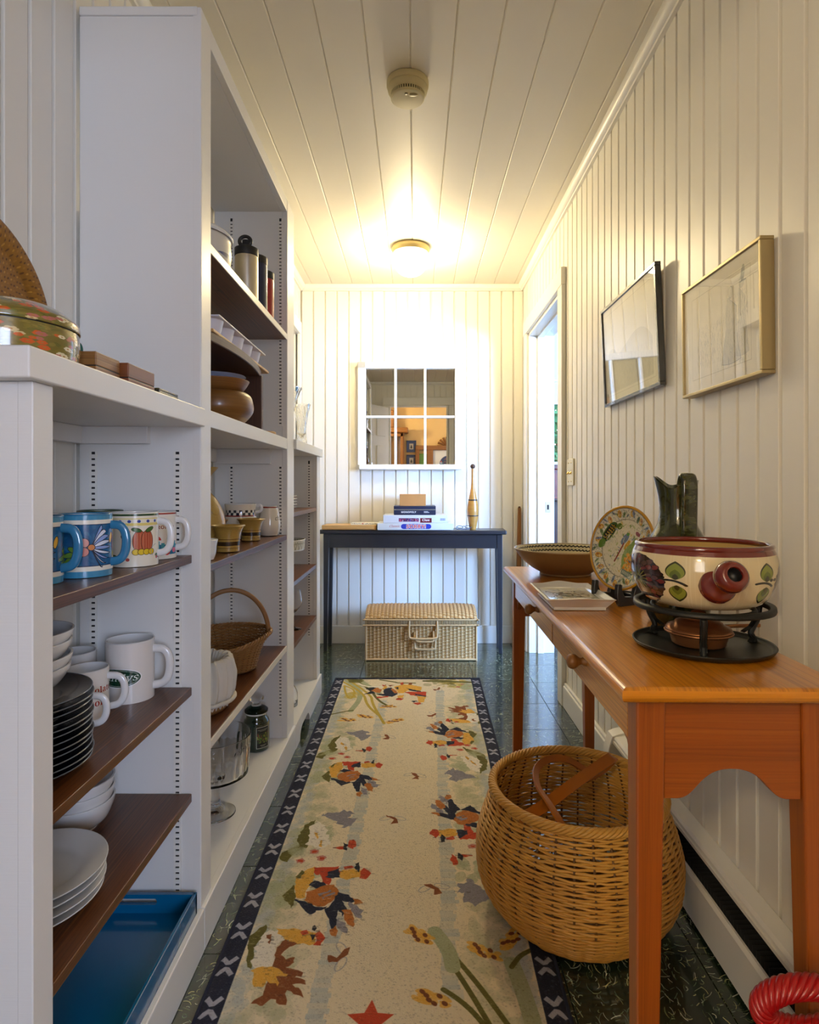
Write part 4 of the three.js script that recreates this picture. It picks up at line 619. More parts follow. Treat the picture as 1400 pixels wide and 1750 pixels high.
{ const o = thing('glass_decanter', 'clear glass decanter with a round stopper at the base of the far bookcase', 'decanter', [-.545, .0965, -2.56]); part('decanter_body', lathe([[0, 0], [.04, 0], [.045, .01], [.043, .06], [.02, .1], [.014, .13], [.018, .15], [.016, .15], [.012, .13], [.018, .1], [.04, .06], [.041, .012], [0, .008]], 40, 50), M.glass, o); part('stopper', new THREE.SphereGeometry(.017, 20, 14).translate(0, .168, 0), M.glass, o); }
M.crystal = phys({ color: new THREE.Color(.98, .98, .95), roughness: .03, transmission: 1, thickness: .004, ior: 1.52 });
function crystal(label, pos, h, r) { const o = thing('crystal_vase', label, 'vase', pos); part('vase', sheet((u, v) => { const pr = [[0, .004], [r * .55, 0], [r * .6, .012], [r * .5, .05], [r * .52, h * .5], [r * .72, h * .8], [r, h], [r - .003, h], [r * .66, h * .8], [r * .44, h * .5], [r * .4, .055], [0, .03]], f = v * 11, i = Math.min(10, Math.floor(f)), t = f - i, R = pr[i][0] * (1 - t) + pr[i + 1][0] * t, y = pr[i][1] * (1 - t) + pr[i + 1][1] * t, a = u * 6.28318, c = v < .58 ? .0025 * Math.abs(Math.sin(a * 9 + y * 60)) : 0; return [Math.max(0, R - c) * Math.sin(a), y + (v > .5 && v < .62 ? .006 * Math.abs(Math.sin(a * 7)) : 0), Math.max(0, R - c) * Math.cos(a)]; }, 126, 66), M.crystal, o); }
crystal('taller flared crystal vase on the far low bookcase, nearer the wall', [-.585, 1.212, -2.66], .245, .085);
crystal('shorter cut crystal vase on the far low bookcase, at the front', [-.52, 1.212, -2.76], .185, .042);
// ------------------------------------------------------------------ ceiling fittings
{ const o = thing('ceiling_light', 'round flush ceiling light with a glowing white glass bowl at the far end', 'light', [-.026, YC, -3.31]);
  part('mount', lathe([[0, 0], [.098, 0], [.104, -.006], [.104, -.02], [.098, -.026], [.098, -.034], [.092, -.038], [.088, -.038]], 56), std({ color: hex('#d8c48c'), roughness: .35, metalness: .4 }), o);
  part('glass_globe', lathe([[0, -.162], [.03, -.158], [.065, -.14], [.09, -.105], [.1, -.07], [.095, -.045], [.086, -.032], [0, -.03]], 56, 40), std({ color: new THREE.Color(.9, .88, .8), roughness: .4, emissive: new THREE.Color(1, .9, .66), emissiveIntensity: 2.6 }), o);
  const l = new THREE.PointLight(new THREE.Color(...LAMP_COLOR), LAMP_POWER); l.name = 'ceiling_light_bulb'; l.position.set(-.026, YC - .122, -3.31); l.castShadow = true; l.shadow.radius = 4; scene.add(l); }
{ const o = thing('smoke_detector', 'round cream smoke detector on the ceiling boards', 'detector', [-.025, YC, -1.957]), m = std({ color: hex('#d9cd9e'), roughness: .5 });
  part('base', lathe([[0, 0], [.066, 0], [.068, -.004], [.068, -.016], [.064, -.02]], 56), m, o);
  part('cover', lathe([[.064, -.0205], [.0655, -.024], [.063, -.034], [.056, -.04], [.053, -.0405]], 56), m, o); part('inner_grille', lathe([[.052, -.022], [.05, -.05], [0, -.05]], 48), std({ color: hex('#3a3424'), roughness: .8 }), o);
  const f = []; for (let i = 0; i < 44; i++) { const a = i / 44 * 6.2832; f.push(new THREE.BoxGeometry(.004, .011, .004).rotateY(a).translate(.053 * Math.sin(a), -.046, .053 * Math.cos(a))); } part('vent_fins', merge(f), m, o);
  part('face', lathe([[.055, -.051], [.054, -.056], [.05, -.0585], [0, -.06]], 56), m, o); part('test_button', lathe([[.009, 0], [.009, -.002], [0, -.0025]], 24).scale(1.5, 1, .8).translate(.018, -.0595, .028), std({ color: hex('#a89c70'), roughness: .5 }), o); part('indicator', lathe([[.005, 0], [.005, -.002], [0, -.002]], 16).translate(-.004, -.0595, .034), std({ color: hex('#7a7050'), roughness: .4 }), o); }
// ------------------------------------------------------------------ six-pane window mirror on the back wall
{ const o = thing('window_mirror', 'white six-pane window-frame mirror hanging on the far wall', 'mirror', [-.032, 1.133, ZB + .006]), w = .342, fr = [];
  const inner = new THREE.Group(); o.add(inner); inner.name = 'frame_group'; o.remove(inner); o.rotation.x = .0052;
  fr.push(B(-w, -w + .053, .03, .70, 0, .032, .003, 'y'), B(w - .053, w, .03, .70, 0, .032, .003, 'y'), B(-w, w, .657, .70, 0, .032, .003), B(-w, w, .03, .034, 0, .032, .001));
  part('frame', merge(fr), M.trim, o); part('sill', B(-w + .008, w - .008, 0, .034, 0, .045, .006), M.trim, o);
  const xs = [-.289, -.0975, .095, .289], ys = [.034, .342, .657]; // openings
  for (const x of [-.0975, .095]) part('muntin', B(x - .008, x + .008, .03, .66, .004, .026, .004, 'y'), M.trim, o);
  part('muntin', B(-.29, .29, .336, .352, .004, .027, .004), M.trim, o);
  for (let i = 0; i < 3; i++) for (let j = 0; j < 2; j++) part('mirror_pane', B(xs[i] + .004, xs[i + 1] - .004, ys[j], ys[j + 1], .006, .009, 0), M.mirror, o);
}
// ------------------------------------------------------------------ black console table against the far wall
const CY = .757;
M.blackPaint = phys({ color: new THREE.Color(.014, .017, .024), roughness: .38, clearcoat: .35, clearcoatRoughness: .3, bumpMap: brush, bumpScale: .0003 });
{ const o = thing('console_table', 'narrow black console table against the far wall', 'table', [-.015, 0, -3.80], -.05), L = .5775;
  part('tabletop', B(-L, L, CY - .026, CY, -.1, .1, .007, 'x', 2), M.blackPaint, o);
  part('apron', B(-L + .03, L - .03, .645, CY - .026, .062, .08, .002), M.blackPaint, o); part('apron', B(-L + .03, L - .03, .645, CY - .026, -.08, -.062, .002), M.blackPaint, o); part('apron', B(-L + .032, -L + .05, .645, CY - .026, -.07, .07, .002), M.blackPaint, o); part('apron', B(L - .05, L - .032, .645, CY - .026, -.07, .07, .002), M.blackPaint, o);
  for (const x of [-L + .042, L - .042]) for (const z of [-.066, .066]) { const s = Math.sign(x), q = Math.sign(z), g = B(-.0175, .0175, 0, CY - .026, -.0175, .0175, .003, 'y'), p = g.attributes.position; for (let i = 0; i < p.count; i++) { const t = 1 - Math.min(1, p.getY(i) / .64); p.setX(i, p.getX(i) * (1 - .38 * t) + s * .006 * t); p.setZ(i, p.getZ(i) * (1 - .38 * t) + q * .006 * t); } g.computeVertexNormals(); part('leg', g.translate(x, 0, z), M.blackPaint, o); } }
function gameBox(name, label, x0, x1, y, h, z0, z1, side, drawFront, fw = 768) {
  const o = thing(name, label, 'box', [(x0 + x1) / 2, y, (z0 + z1) / 2]), w = x1 - x0, d = z1 - z0;
  part('box_bottom', B(-w / 2 + .002, w / 2 - .002, 0, h * .35, -d / 2 + .002, d / 2 - .002, .001), side, o); part('lid', B(-w / 2, w / 2, .003, h, -d / 2, d / 2, .002), side, o);
  const t = tex(fw, Math.max(32, Math.round(fw * h / w)), drawFront), g = new THREE.PlaneGeometry(w - .003, h - .005); part('printed_side', g.translate(0, h / 2 + .0015, d / 2 + .0004), std({ map: t, roughness: .45 }), o); return o; }
gameBox('board_game_box', 'lowest white game box of the stack, lettered Classic SORRY! in red', -.233, .233, CY, .042, -3.925, -3.69, std({ color: hex('#cfd2d2'), roughness: .5 }), (g, w, h) => { g.fillStyle = '#cfd4d6'; g.fillRect(0, 0, w, h); g.fillStyle = '#2a3aa8'; g.beginPath(); g.roundRect(w * .31, 6, w * .4, h - 12, h * .4); g.fill(); g.font = `bold ${Math.round(h * .86)}px sans-serif`; g.textAlign = 'center'; g.lineWidth = 6; g.strokeStyle = '#f0ece4'; g.strokeText('SORRY!', w * .51, h * .8); g.fillStyle = '#c22a2c'; g.fillText('SORRY!', w * .51, h * .8); g.font = `italic ${Math.round(h * .5)}px serif`; g.fillStyle = '#b0383a'; g.fillText('Classic', w * .225, h * .62); });
gameBox('board_game_box', 'white game box lettered Clue, second from the bottom of the stack', -.197, .197, CY + .042, .05, -3.92, -3.692, std({ color: hex('#d2d4d8'), roughness: .5 }), (g, w, h) => { g.fillStyle = '#d4d8e0'; g.fillRect(0, 0, w, h); g.fillStyle = '#5a2048'; g.fillRect(w * .24, h * .4, w * .315, h * .46); seed = 12; for (let i = 0; i < 50; i++) { g.fillStyle = ['#c2506a', '#2a2a6a', '#d8c0c8', '#8a2a4a', '#3f3f9a'][i % 5]; g.fillRect(w * .245 + rr(0, w * .295), h * .42 + rr(0, h * .34), rr(6, 20), rr(5, 16)); } g.fillStyle = '#6a1424'; g.fillRect(w * .575, h * .38, w * .18, h * .62); g.fillStyle = '#f6f2f0'; g.font = `bold ${Math.round(h * .44)}px sans-serif`; g.textAlign = 'center'; g.fillText('Clue', w * .665, h * .8); g.fillStyle = '#5a6488'; for (let i = 0; i < 6; i++) g.fillRect(w * (.89 + i * .0135), h * .4, w * .008, h * .34); });
gameBox('board_game_box', 'dark navy game box lettered MONOPOLY on the stack', -.1325, .1253, CY + .092, .055, -3.905, -3.70, std({ color: hex('#232a44'), roughness: .45 }), (g, w, h) => { g.fillStyle = '#232a44'; g.fillRect(0, 0, w, h); g.fillStyle = '#c9b98c'; g.fillRect(0, h * .4, w, h * .04); g.fillStyle = '#e4e4e4'; g.font = `bold ${Math.round(h * .3)}px sans-serif`; g.fillText('MONOPOLY', w * .17, h * .82); g.fillRect(w * .72, h * .63, w * .1, h * .05); g.fillRect(w * .72, h * .74, w * .13, h * .05); });
{ const o = thing('cardboard_box', 'plain tan box standing on top of the stack of games', 'box', [-.016, CY + .147, -3.79]); const m = std({ color: hex('#c08a4e'), roughness: .65 }); part('box_body', B(-.081, .081, 0, .0715, -.06, .06, .002), m, o); part('lid_flap', B(-.0815, .0815, .066, .0725, -.0605, .0605, .001), m, o); }
{ const o = thing('wooden_tray', 'flat tan wooden tray at the left end of the black console table', 'tray', [-.405, CY, -3.80], -.05); part('tray_floor', B(-.168, .168, 0, .008, -.085, .09, .002), M.lightWood, o); for (const z of [-.085, .082]) part('side', B(-.168, .168, 0, .024, z, z + .008, .002), M.lightWood, o); for (const x of [-.168, .16]) part('side', B(x, x + .008, 0, .024, -.085, .09, .002), M.lightWood, o); part('lid', B(-.168, .168, .0235, .0285, -.085, .09, .002), M.lightWood, o); }
{ const t = tex(512, 64, (g) => { g.fillStyle = '#d8d2bc'; g.fillRect(0, 0, 512, 64); seed = 9; g.fillStyle = '#2a2620'; for (let i = 0; i < 60; i++) g.fillRect(rr(10, 500), 18 + rr(0, 30), rr(3, 14), rr(3, 9)); g.fillStyle = '#b0503a'; g.fillRect(470, 20, 26, 24); }, { repeat: [5.9, 60] }); const o = thing('flat_game_board', 'thin pale printed board lying on the wooden tray', 'board', [-.315, CY + .0287, -3.79], -.05); part('board', B(-.085, .085, 0, .012, -.045, .05, .001), std({ map: t, roughness: .6 }), o); }
{ const o = thing('exercise_club', 'slender turned wooden club with two dark rings standing on the console', 'club', [.357, CY, -3.75]), m = phys({ map: wood('#b8843c', ['#8a5a22', '#a07030', '#d0a050'], { s: 12, alpha: .25 }), roughness: .35, clearcoat: .4 });
  part('club_body', lathe([[0, 0], [.017, 0], [.02, .004], [.029, .05], [.0345, .1], [.0345, .13], [.03, .17], [.021, .215], [.0125, .26], [.0095, .31], [.0085, .385]], 40, 50), m, o); for (const [y, r] of [[.087, .0338], [.183, .0282]]) part('dark_ring', lathe([[r, y - .004], [r + .001, y], [r - .001, y + .004]], 40), M.black, o); part('knob', new THREE.SphereGeometry(.0155, 24, 16).translate(0, .392, 0), M.walnut, o); }
{ const o = thing('reading_glasses', 'small folded blue-framed spectacles lying at the right of the console', 'spectacles', [.30, CY, -3.72], .2), m = std({ color: hex('#24406a'), roughness: .3 }); for (const s of [-1, 1]) part('rim', new THREE.TorusGeometry(.02, .002, 6, 24).scale(1, .8, 1).rotateX(-1.2).translate(s * .026, .018, 0), m, o); part('bridge', tube([[-.007, .02, 0], [0, .024, 0], [.007, .02, 0]], .0018, 8, 6), m, o); part('temple', tube([[-.046, .018, 0], [-.04, .004, -.02], [.04, .003, -.02]], .0018, 14, 6), m, o); part('temple', tube([[.046, .018, 0], [.04, .004, -.012], [-.04, .003, -.012]], .0018, 14, 6), m, o); }
// wicker picnic hamper under it
{ const o = thing('picnic_hamper', 'domed rectangular wicker hamper on the floor under the console table', 'hamper', [.034, 0, -3.70]), W2 = .325, D2 = .15, H = .205;
  const t = tex(512, 512, (g) => { seed = 131; g.fillStyle = '#c79a5c'; g.fillRect(0, 0, 512, 512); for (let c = 0; c < 16; c++) for (let r = 0; r < 64; r++) { const y = r * 8 + (c % 2) * 4; g.fillStyle = rgba(['#e2c08a', '#d4a868', '#b88848', '#ead0a0'][(r * 7 + c * 3) % 4], .75); g.fillRect(c * 32 + 1, y, 30, 5.5); g.fillStyle = 'rgba(70,38,12,.55)'; g.fillRect(c * 32, y + 5.5, 32, 2); } for (let c = 0; c < 16; c++) { g.fillStyle = 'rgba(90,52,18,.45)'; g.fillRect(c * 32 - 2, 0, 5, 512); } }, {});
  const bt = tex(512, 512, (g) => { g.fillStyle = '#000'; g.fillRect(0, 0, 512, 512); for (let c = 0; c < 16; c++) for (let r = 0; r < 64; r++) { const y = r * 8 + (c % 2) * 4, q = g.createLinearGradient(0, y, 0, y + 8); q.addColorStop(0, '#222'); q.addColorStop(.45, '#fff'); q.addColorStop(.9, '#222'); g.fillStyle = q; g.fillRect(c * 32, y, 32, 8); } }, { srgb: false });
  t.repeat.set(1 / .36, 1 / .3); bt.repeat.set(1 / .36, 1 / .3);
  const m = std({ map: t, bumpMap: bt, bumpScale: .002, roughness: .5 }), cane = std({ color: hex('#c9a878'), roughness: .5 });
  const wav = (s) => .0022 * Math.cos(s / .0225 * Math.PI * 2);
  const rect = (y0, y1, grow, name, mat) => { const per = 4 * (W2 + D2), pt = (s) => { s = (s % per + per) % per; const a = 2 * W2, b = a + 2 * D2, c = b + 2 * W2; return s < a ? [-W2 + s, D2, 0, 1] : s < b ? [W2, D2 - (s - a), 1, 0] : s < c ? [W2 - (s - b), -D2, 0, -1] : [-W2, -D2 + (s - c), -1, 0]; };
    const g = sheet((u, v) => { const s = u * per, [x, z, nx, nz] = pt(Math.min(s, per - 1e-6)), k = grow + wav(s); return [x + nx * k, y0 + (y1 - y0) * v, z + nz * k]; }, 420, 6), uv = g.attributes.uv; for (let i = 0; i < uv.count; i++) uv.setXY(i, uv.getX(i) * per, uv.getY(i) * (y1 - y0)); return part(name, g, mat, o); };
  rect(.006, H, 0, 'woven_sides', m); part('base', B(-W2, W2, 0, .01, -D2, D2, .003), cane, o);
  const lid = new THREE.Group(); lid.name = 'lid'; o.add(lid);
  const dome = sheet((u, v) => { const x = -W2 - .004 + u * (2 * W2 + .008), a = v * 2 - 1, z = a * (D2 + .004); return [x, H + .036 + .062 * Math.sqrt(Math.max(0, 1 - a * a * .98)) * (1 - .12 * Math.pow(Math.abs(u * 2 - 1), 6)) + wav(x) * .9, z]; }, 160, 20), du = dome.attributes.uv; for (let i = 0; i < du.count; i++) du.setXY(i, du.getX(i) * .65, du.getY(i) * .36); part('woven_lid', dome, m, lid);
  const band = []; for (const [y, k] of [[H + .036, .005], [H + .004, .005]]) band.push(tube([[-W2 - k, y, D2 + k], [W2 + k, y, D2 + k], [W2 + k, y, -D2 - k], [-W2 - k, y, -D2 - k]].flatMap((p, i, arr) => { const q = arr[(i + 1) % 4]; return [0, .02, .5, .98].map((f) => p.map((c, j) => c + (q[j] - c) * f)); }), .005, 160, 8, true)); part('edge_band', merge(band), cane, lid);
  for (const s of [-1, 1]) part('lid_end', sheet((u, v) => { const a = u * 2 - 1; return [s * (W2 + .003), H + .034 + v * .062 * Math.sqrt(Math.max(0, 1 - a * a * .98)) * .88, a * (D2 + .003)]; }, 20, 4), m, lid);
  part('lid_skirt', sheet((u, v) => [-W2 - .005 + u * (2 * W2 + .01), H + .004 + v * .032, D2 + .006 + wav(u * .65)], 120, 2), m, lid);
  part('corner_post', merge([-1, 1].map((s) => tube([[s * W2, 0, D2], [s * W2, H, D2]], .006, 4, 8))), cane, o); part('bottom_band', tube([[-W2, .008, D2 + .003], [W2, .008, D2 + .003]], .006, 4, 8), cane, o);
  const hoop = (y0, w, dp, x) => tube([[x - w, y0, D2 + .004], [x - w, y0 - dp * .75, D2 + .02], [x - w * .8, y0 - dp, D2 + .026], [x + w * .8, y0 - dp, D2 + .026], [x + w, y0 - dp * .75, D2 + .02], [x + w, y0, D2 + .004]], .0065, 40, 8);
  part('handle', hoop(H + .03, .082, .098, .012), cane, o, 'cane handle'); part('handle', hoop(H - .035, .06, .095, .022), cane, o, 'cane handle'); part('clasp_loop', hoop(H - .03, .05, .056, .022), cane, o, 'small cane loop'); }
// tapered wooden stick in the corner
{ const o = thing('wooden_stick', 'tapered brown wooden stick leaning in the far right corner', 'stick', [.655, 0, -3.855]), g = B(-.022, .022, 0, .885, -.012, .012, .004, 'y'), p = g.attributes.position; for (let i = 0; i < p.count; i++) { const t = p.getY(i) / .885; p.setX(i, p.getX(i) * (1 - .55 * t) + .022 * t); p.setZ(i, p.getZ(i) - .07 * t); } g.computeVertexNormals(); part('stick', g, M.oak, o); part('tip', new THREE.SphereGeometry(.009, 12, 8).translate(.022, .887, -.07), M.walnut, o); }
// light switch on the right wall
{ const o = thing('light_switch', 'cream double light switch with brass toggles on the right wall', 'switch', [XR, 1.09, -2.725]), m = std({ color: hex('#e2dabc'), roughness: .35 }); part('plate', B(-.007, 0, -.06, .06, -.058, .058, .004, 'y', 2), m, o); for (const z of [-.023, .023]) { part('toggle', taper([[-.006, 0, z], [-.011, -.004, z], [-.016, -.008, z]], (t) => .0042 - .001 * t, 8, 10), M.brass, o); part('toggle_slot', B(-.0076, -.006, -.013, .013, z - .0045, z + .0045, .0005), M.brass, o); for (const y of [-.042, .042]) part('screw', lathe([[.0035, 0], [.0035, .0015], [0, .002]], 12).rotateZ(Math.PI / 2).translate(-.007, y, z), M.brass, o); } }
// ------------------------------------------------------------------ two framed pictures on the right wall
function framed(name, label, z0, z1, y0, y1, depth, xWall, tilt, fm, fw, draw, mountW) {
  const w = z1 - z0, h = y1 - y0, o = thing(name, label, 'picture', [xWall, y0, (z0 + z1) / 2]); o.rotation.z = tilt; // tilt leans the top away from the wall
  const f = [B(-depth, 0, 0, fw, -w / 2, w / 2, .0015, 'z'), B(-depth, 0, h - fw, h, -w / 2, w / 2, .0015, 'z'), B(-depth, 0, fw, h - fw, -w / 2, -w / 2 + fw, .0015, 'y'), B(-depth, 0, fw, h - fw, w / 2 - fw, w / 2, .0015, 'y')];
  part('frame', merge(f), fm, o);
  const t = tex(768, Math.round(768 * (h - 2 * fw) / (w - 2 * fw)), draw), g = new THREE.PlaneGeometry(w - 2 * fw + .002, h - 2 * fw + .002).rotateY(-Math.PI / 2).translate(-depth + .006, h / 2, 0);
  part('print', g, std({ map: t, roughness: .8 }), o); part('glass', B(-depth + .0035, -depth + .0045, fw - .001, h - fw + .001, -w / 2 + fw - .001, w / 2 - fw + .001, 0), M.pane, o); part('backing', B(-.006, -.002, fw, h - fw, -w / 2 + fw, w / 2 - fw, 0), M.lightWood, o);
}
const scrib = (g, n, x0, x1, y0, y1, a, l = 18) => { for (let i = 0; i < n; i++) { const x = rr(x0, x1), y = rr(y0, y1); g.strokeStyle = `rgba(70,72,64,${rr(.3, 1) * a})`; g.lineWidth = rr(.6, 1.8); g.beginPath(); g.moveTo(x, y); g.quadraticCurveTo(x + rr(-l, l) * .5, y + rr(0, l), x + rr(-l, l) * .4, y + rr(l * .5, l * 2)); g.stroke(); } };
framed('framed_landscape', 'landscape drawing in a thin black frame, farther along the right wall', -2.185, -1.69, 1.312, 1.66, .018, .7035, .045, phys({ color: new THREE.Color(.02, .02, .021), roughness: .25, clearcoat: .6 }), .011, (g, w, h) => { seed = 141; g.fillStyle = '#d9d4bc'; g.fillRect(0, 0, w, h); g.strokeStyle = '#b5ae92'; g.lineWidth = 2; g.strokeRect(40, 36, w - 80, h - 72); g.fillStyle = 'rgba(128,128,104,.22)'; g.beginPath(); g.moveTo(60, 260); g.quadraticCurveTo(140, 200, 230, 290); g.quadraticCurveTo(330, 260, 440, 230); g.quadraticCurveTo(600, 190, 700, 300); g.lineTo(700, h - 50); g.lineTo(60, h - 50); g.fill(); scrib(g, 900, 60, w - 70, 300, h - 60, .35, 10); scrib(g, 260, 70, 300, 250, 330, .3, 12); });
framed('framed_drawing', 'pencil drawing of a draped standing couple in a gold frame, nearest on the right wall', -1.527, -1.177, 1.249, 1.519, .028, .704, .012, std({ color: new THREE.Color(.42, .33, .17), roughness: .4, metalness: .7 }), .0075, (g, w, h) => { seed = 151; g.fillStyle = '#d6ccb0'; g.fillRect(0, 0, w, h); g.strokeStyle = '#a89a74'; g.lineWidth = 2.5; g.strokeRect(90, 70, w - 180, h - 140);
  g.strokeStyle = 'rgba(64,64,56,.75)'; g.lineWidth = 2; g.fillStyle = 'rgba(110,112,98,.28)';
  const robe = (x, top, bot, wd, head) => { g.beginPath(); g.ellipse(x, top, head, head * 1.3, 0, 0, 7); g.fill(); g.stroke(); g.beginPath(); g.moveTo(x - head, top + head); g.quadraticCurveTo(x - wd * .6, top + 90, x - wd * .45, (top + bot) / 2); g.lineTo(x - wd, bot); g.quadraticCurveTo(x, bot + 20, x + wd, bot); g.quadraticCurveTo(x + wd * .4, (top + bot) / 2, x + wd * .6, top + 80); g.closePath(); g.fill(); g.stroke(); scrib(g, 70, x - wd * .6, x + wd * .6, top + 30, bot - 20, .5, 14); };
  robe(500, 150, 490, 90, 22); robe(600, 130, 470, 60, 22); g.fillStyle = 'rgba(80,82,74,.6)'; g.beginPath(); g.ellipse(612, 92, 16, 40, .2, 0, 7); g.fill(); g.fillRect(586, 126, 54, 7); scrib(g, 300, 470, 650, 160, 500, .75, 16); for (const [x, y] of [[385, 250], [320, 275], [255, 262], [200, 285]]) { scrib(g, 60, x - 22, x + 22, y, 455, .55, 12); g.beginPath(); g.arc(x, y - 8, 9, 0, 7); g.stroke(); } scrib(g, 500, 150, 460, 240, 460, .35, 14); g.beginPath(); g.moveTo(330, 530); g.lineTo(520, 470); g.stroke(); scrib(g, 120, 330, 640, 470, 520, .3, 10); });
// ------------------------------------------------------------------ pine hall table at the right and what stands on it
const TY = .76;
{ const o = thing('hall_table', 'honey pine hall table with two knobbed drawers along the right wall', 'table', [.4435, 0, -1.41], -.0165), hw = .158, L = .61;
  const s = new THREE.Shape(); s.moveTo(-hw + .009, -L + .009); s.lineTo(hw - .009, -L + .009); s.lineTo(hw - .009, L - .009); s.lineTo(-hw + .009, L - .009); s.closePath();
  const tg = extrude(s, .003, .009, 5); tg.rotateX(Math.PI / 2); tg.translate(0, TY - .009, 0); part('tabletop', boxUV(tg, 'z'), M.pine, o);
  part('under_moulding', B(-hw + .02, hw - .02, TY - .026, TY - .018, -L + .018, L - .018, .003, 'z'), M.pineLeg, o);
  const lw = .04, lx = hw - .026, lz = L - .02, AY = TY - .0205;
  for (const sx of [-1, 1]) for (const sz of [-1, 1]) { const g = B(0, lw, 0, AY, 0, lw, .003, 'y'), p = g.attributes.position; for (let i = 0; i < p.count; i++) { const t = 1 - Math.min(1, p.getY(i) / .6); p.setX(i, p.getX(i) * (1 - .33 * t)); p.setZ(i, p.getZ(i) * (1 - .33 * t)); } g.computeVertexNormals(); const gg = g.clone(); const q = gg.attributes.position; for (let i = 0; i < q.count; i++) { q.setX(i, sx * (lx - q.getX(i))); q.setZ(i, sz * (lz - q.getZ(i))); }
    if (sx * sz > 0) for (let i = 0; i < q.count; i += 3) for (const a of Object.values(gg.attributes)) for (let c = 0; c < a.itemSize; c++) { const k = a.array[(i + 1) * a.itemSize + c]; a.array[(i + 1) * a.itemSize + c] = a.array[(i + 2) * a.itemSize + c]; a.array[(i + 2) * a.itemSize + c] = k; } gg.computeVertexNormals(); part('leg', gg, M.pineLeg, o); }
  // arched end aprons
  const x0 = -lx + lw, x1 = lx - lw, a = new THREE.Shape(); a.moveTo(x0, AY); a.lineTo(x0, .602); a.lineTo(x0 + .018, .602); a.bezierCurveTo(x0 + .045, .604, x0 + .045, .643, (x0 + x1) / 2, .643); a.bezierCurveTo(x1 - .045, .643, x1 - .045, .604, x1 - .018, .602); a.lineTo(x1, .602); a.lineTo(x1, AY);
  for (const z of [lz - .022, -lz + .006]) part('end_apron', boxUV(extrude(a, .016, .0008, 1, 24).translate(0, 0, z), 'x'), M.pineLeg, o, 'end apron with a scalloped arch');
  // front with two drawers, back rail
  const fx = -lx + .004, zA = -lz + lw, zB = lz - lw, mid = .03, ry = .667;
  const fr = poly([[zA, AY], [zA, .628], [zA + .012, .63], [zA + .03, .655], [zA + .05, ry - .006], [zB - .05, ry - .006], [zB - .03, .655], [zB - .012, .63], [zB, .628], [zB, AY]]);
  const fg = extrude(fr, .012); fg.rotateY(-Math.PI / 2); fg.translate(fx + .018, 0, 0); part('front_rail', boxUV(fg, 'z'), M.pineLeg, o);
  for (const [za, zb, kz] of [[zA + .006, mid - .005, -.14], [mid + .005, zB - .006, .32]]) { const d = part('drawer', B(fx - .001, fx + .012, ry, AY - .003, za, zb, .002, 'z'), M.pine, o);
    part('knob', lathe([[.009, 0], [.008, .004], [.006, .009], [.008, .014], [.0125, .02], [.0135, .026], [.011, .032], [.005, .035], [0, .0355]], 28, 30).rotateZ(Math.PI / 2).translate(fx - .001, .712, kz), M.oak, d); }
  part('mid_divider', B(fx, fx + .014, ry, AY, mid - .004, mid + .004, 0, 'y'), M.walnut, o);
  part('back_rail', B(lx - .022, lx - .006, .62, AY, zA, zB, .002, 'z'), M.pineLeg, o); }
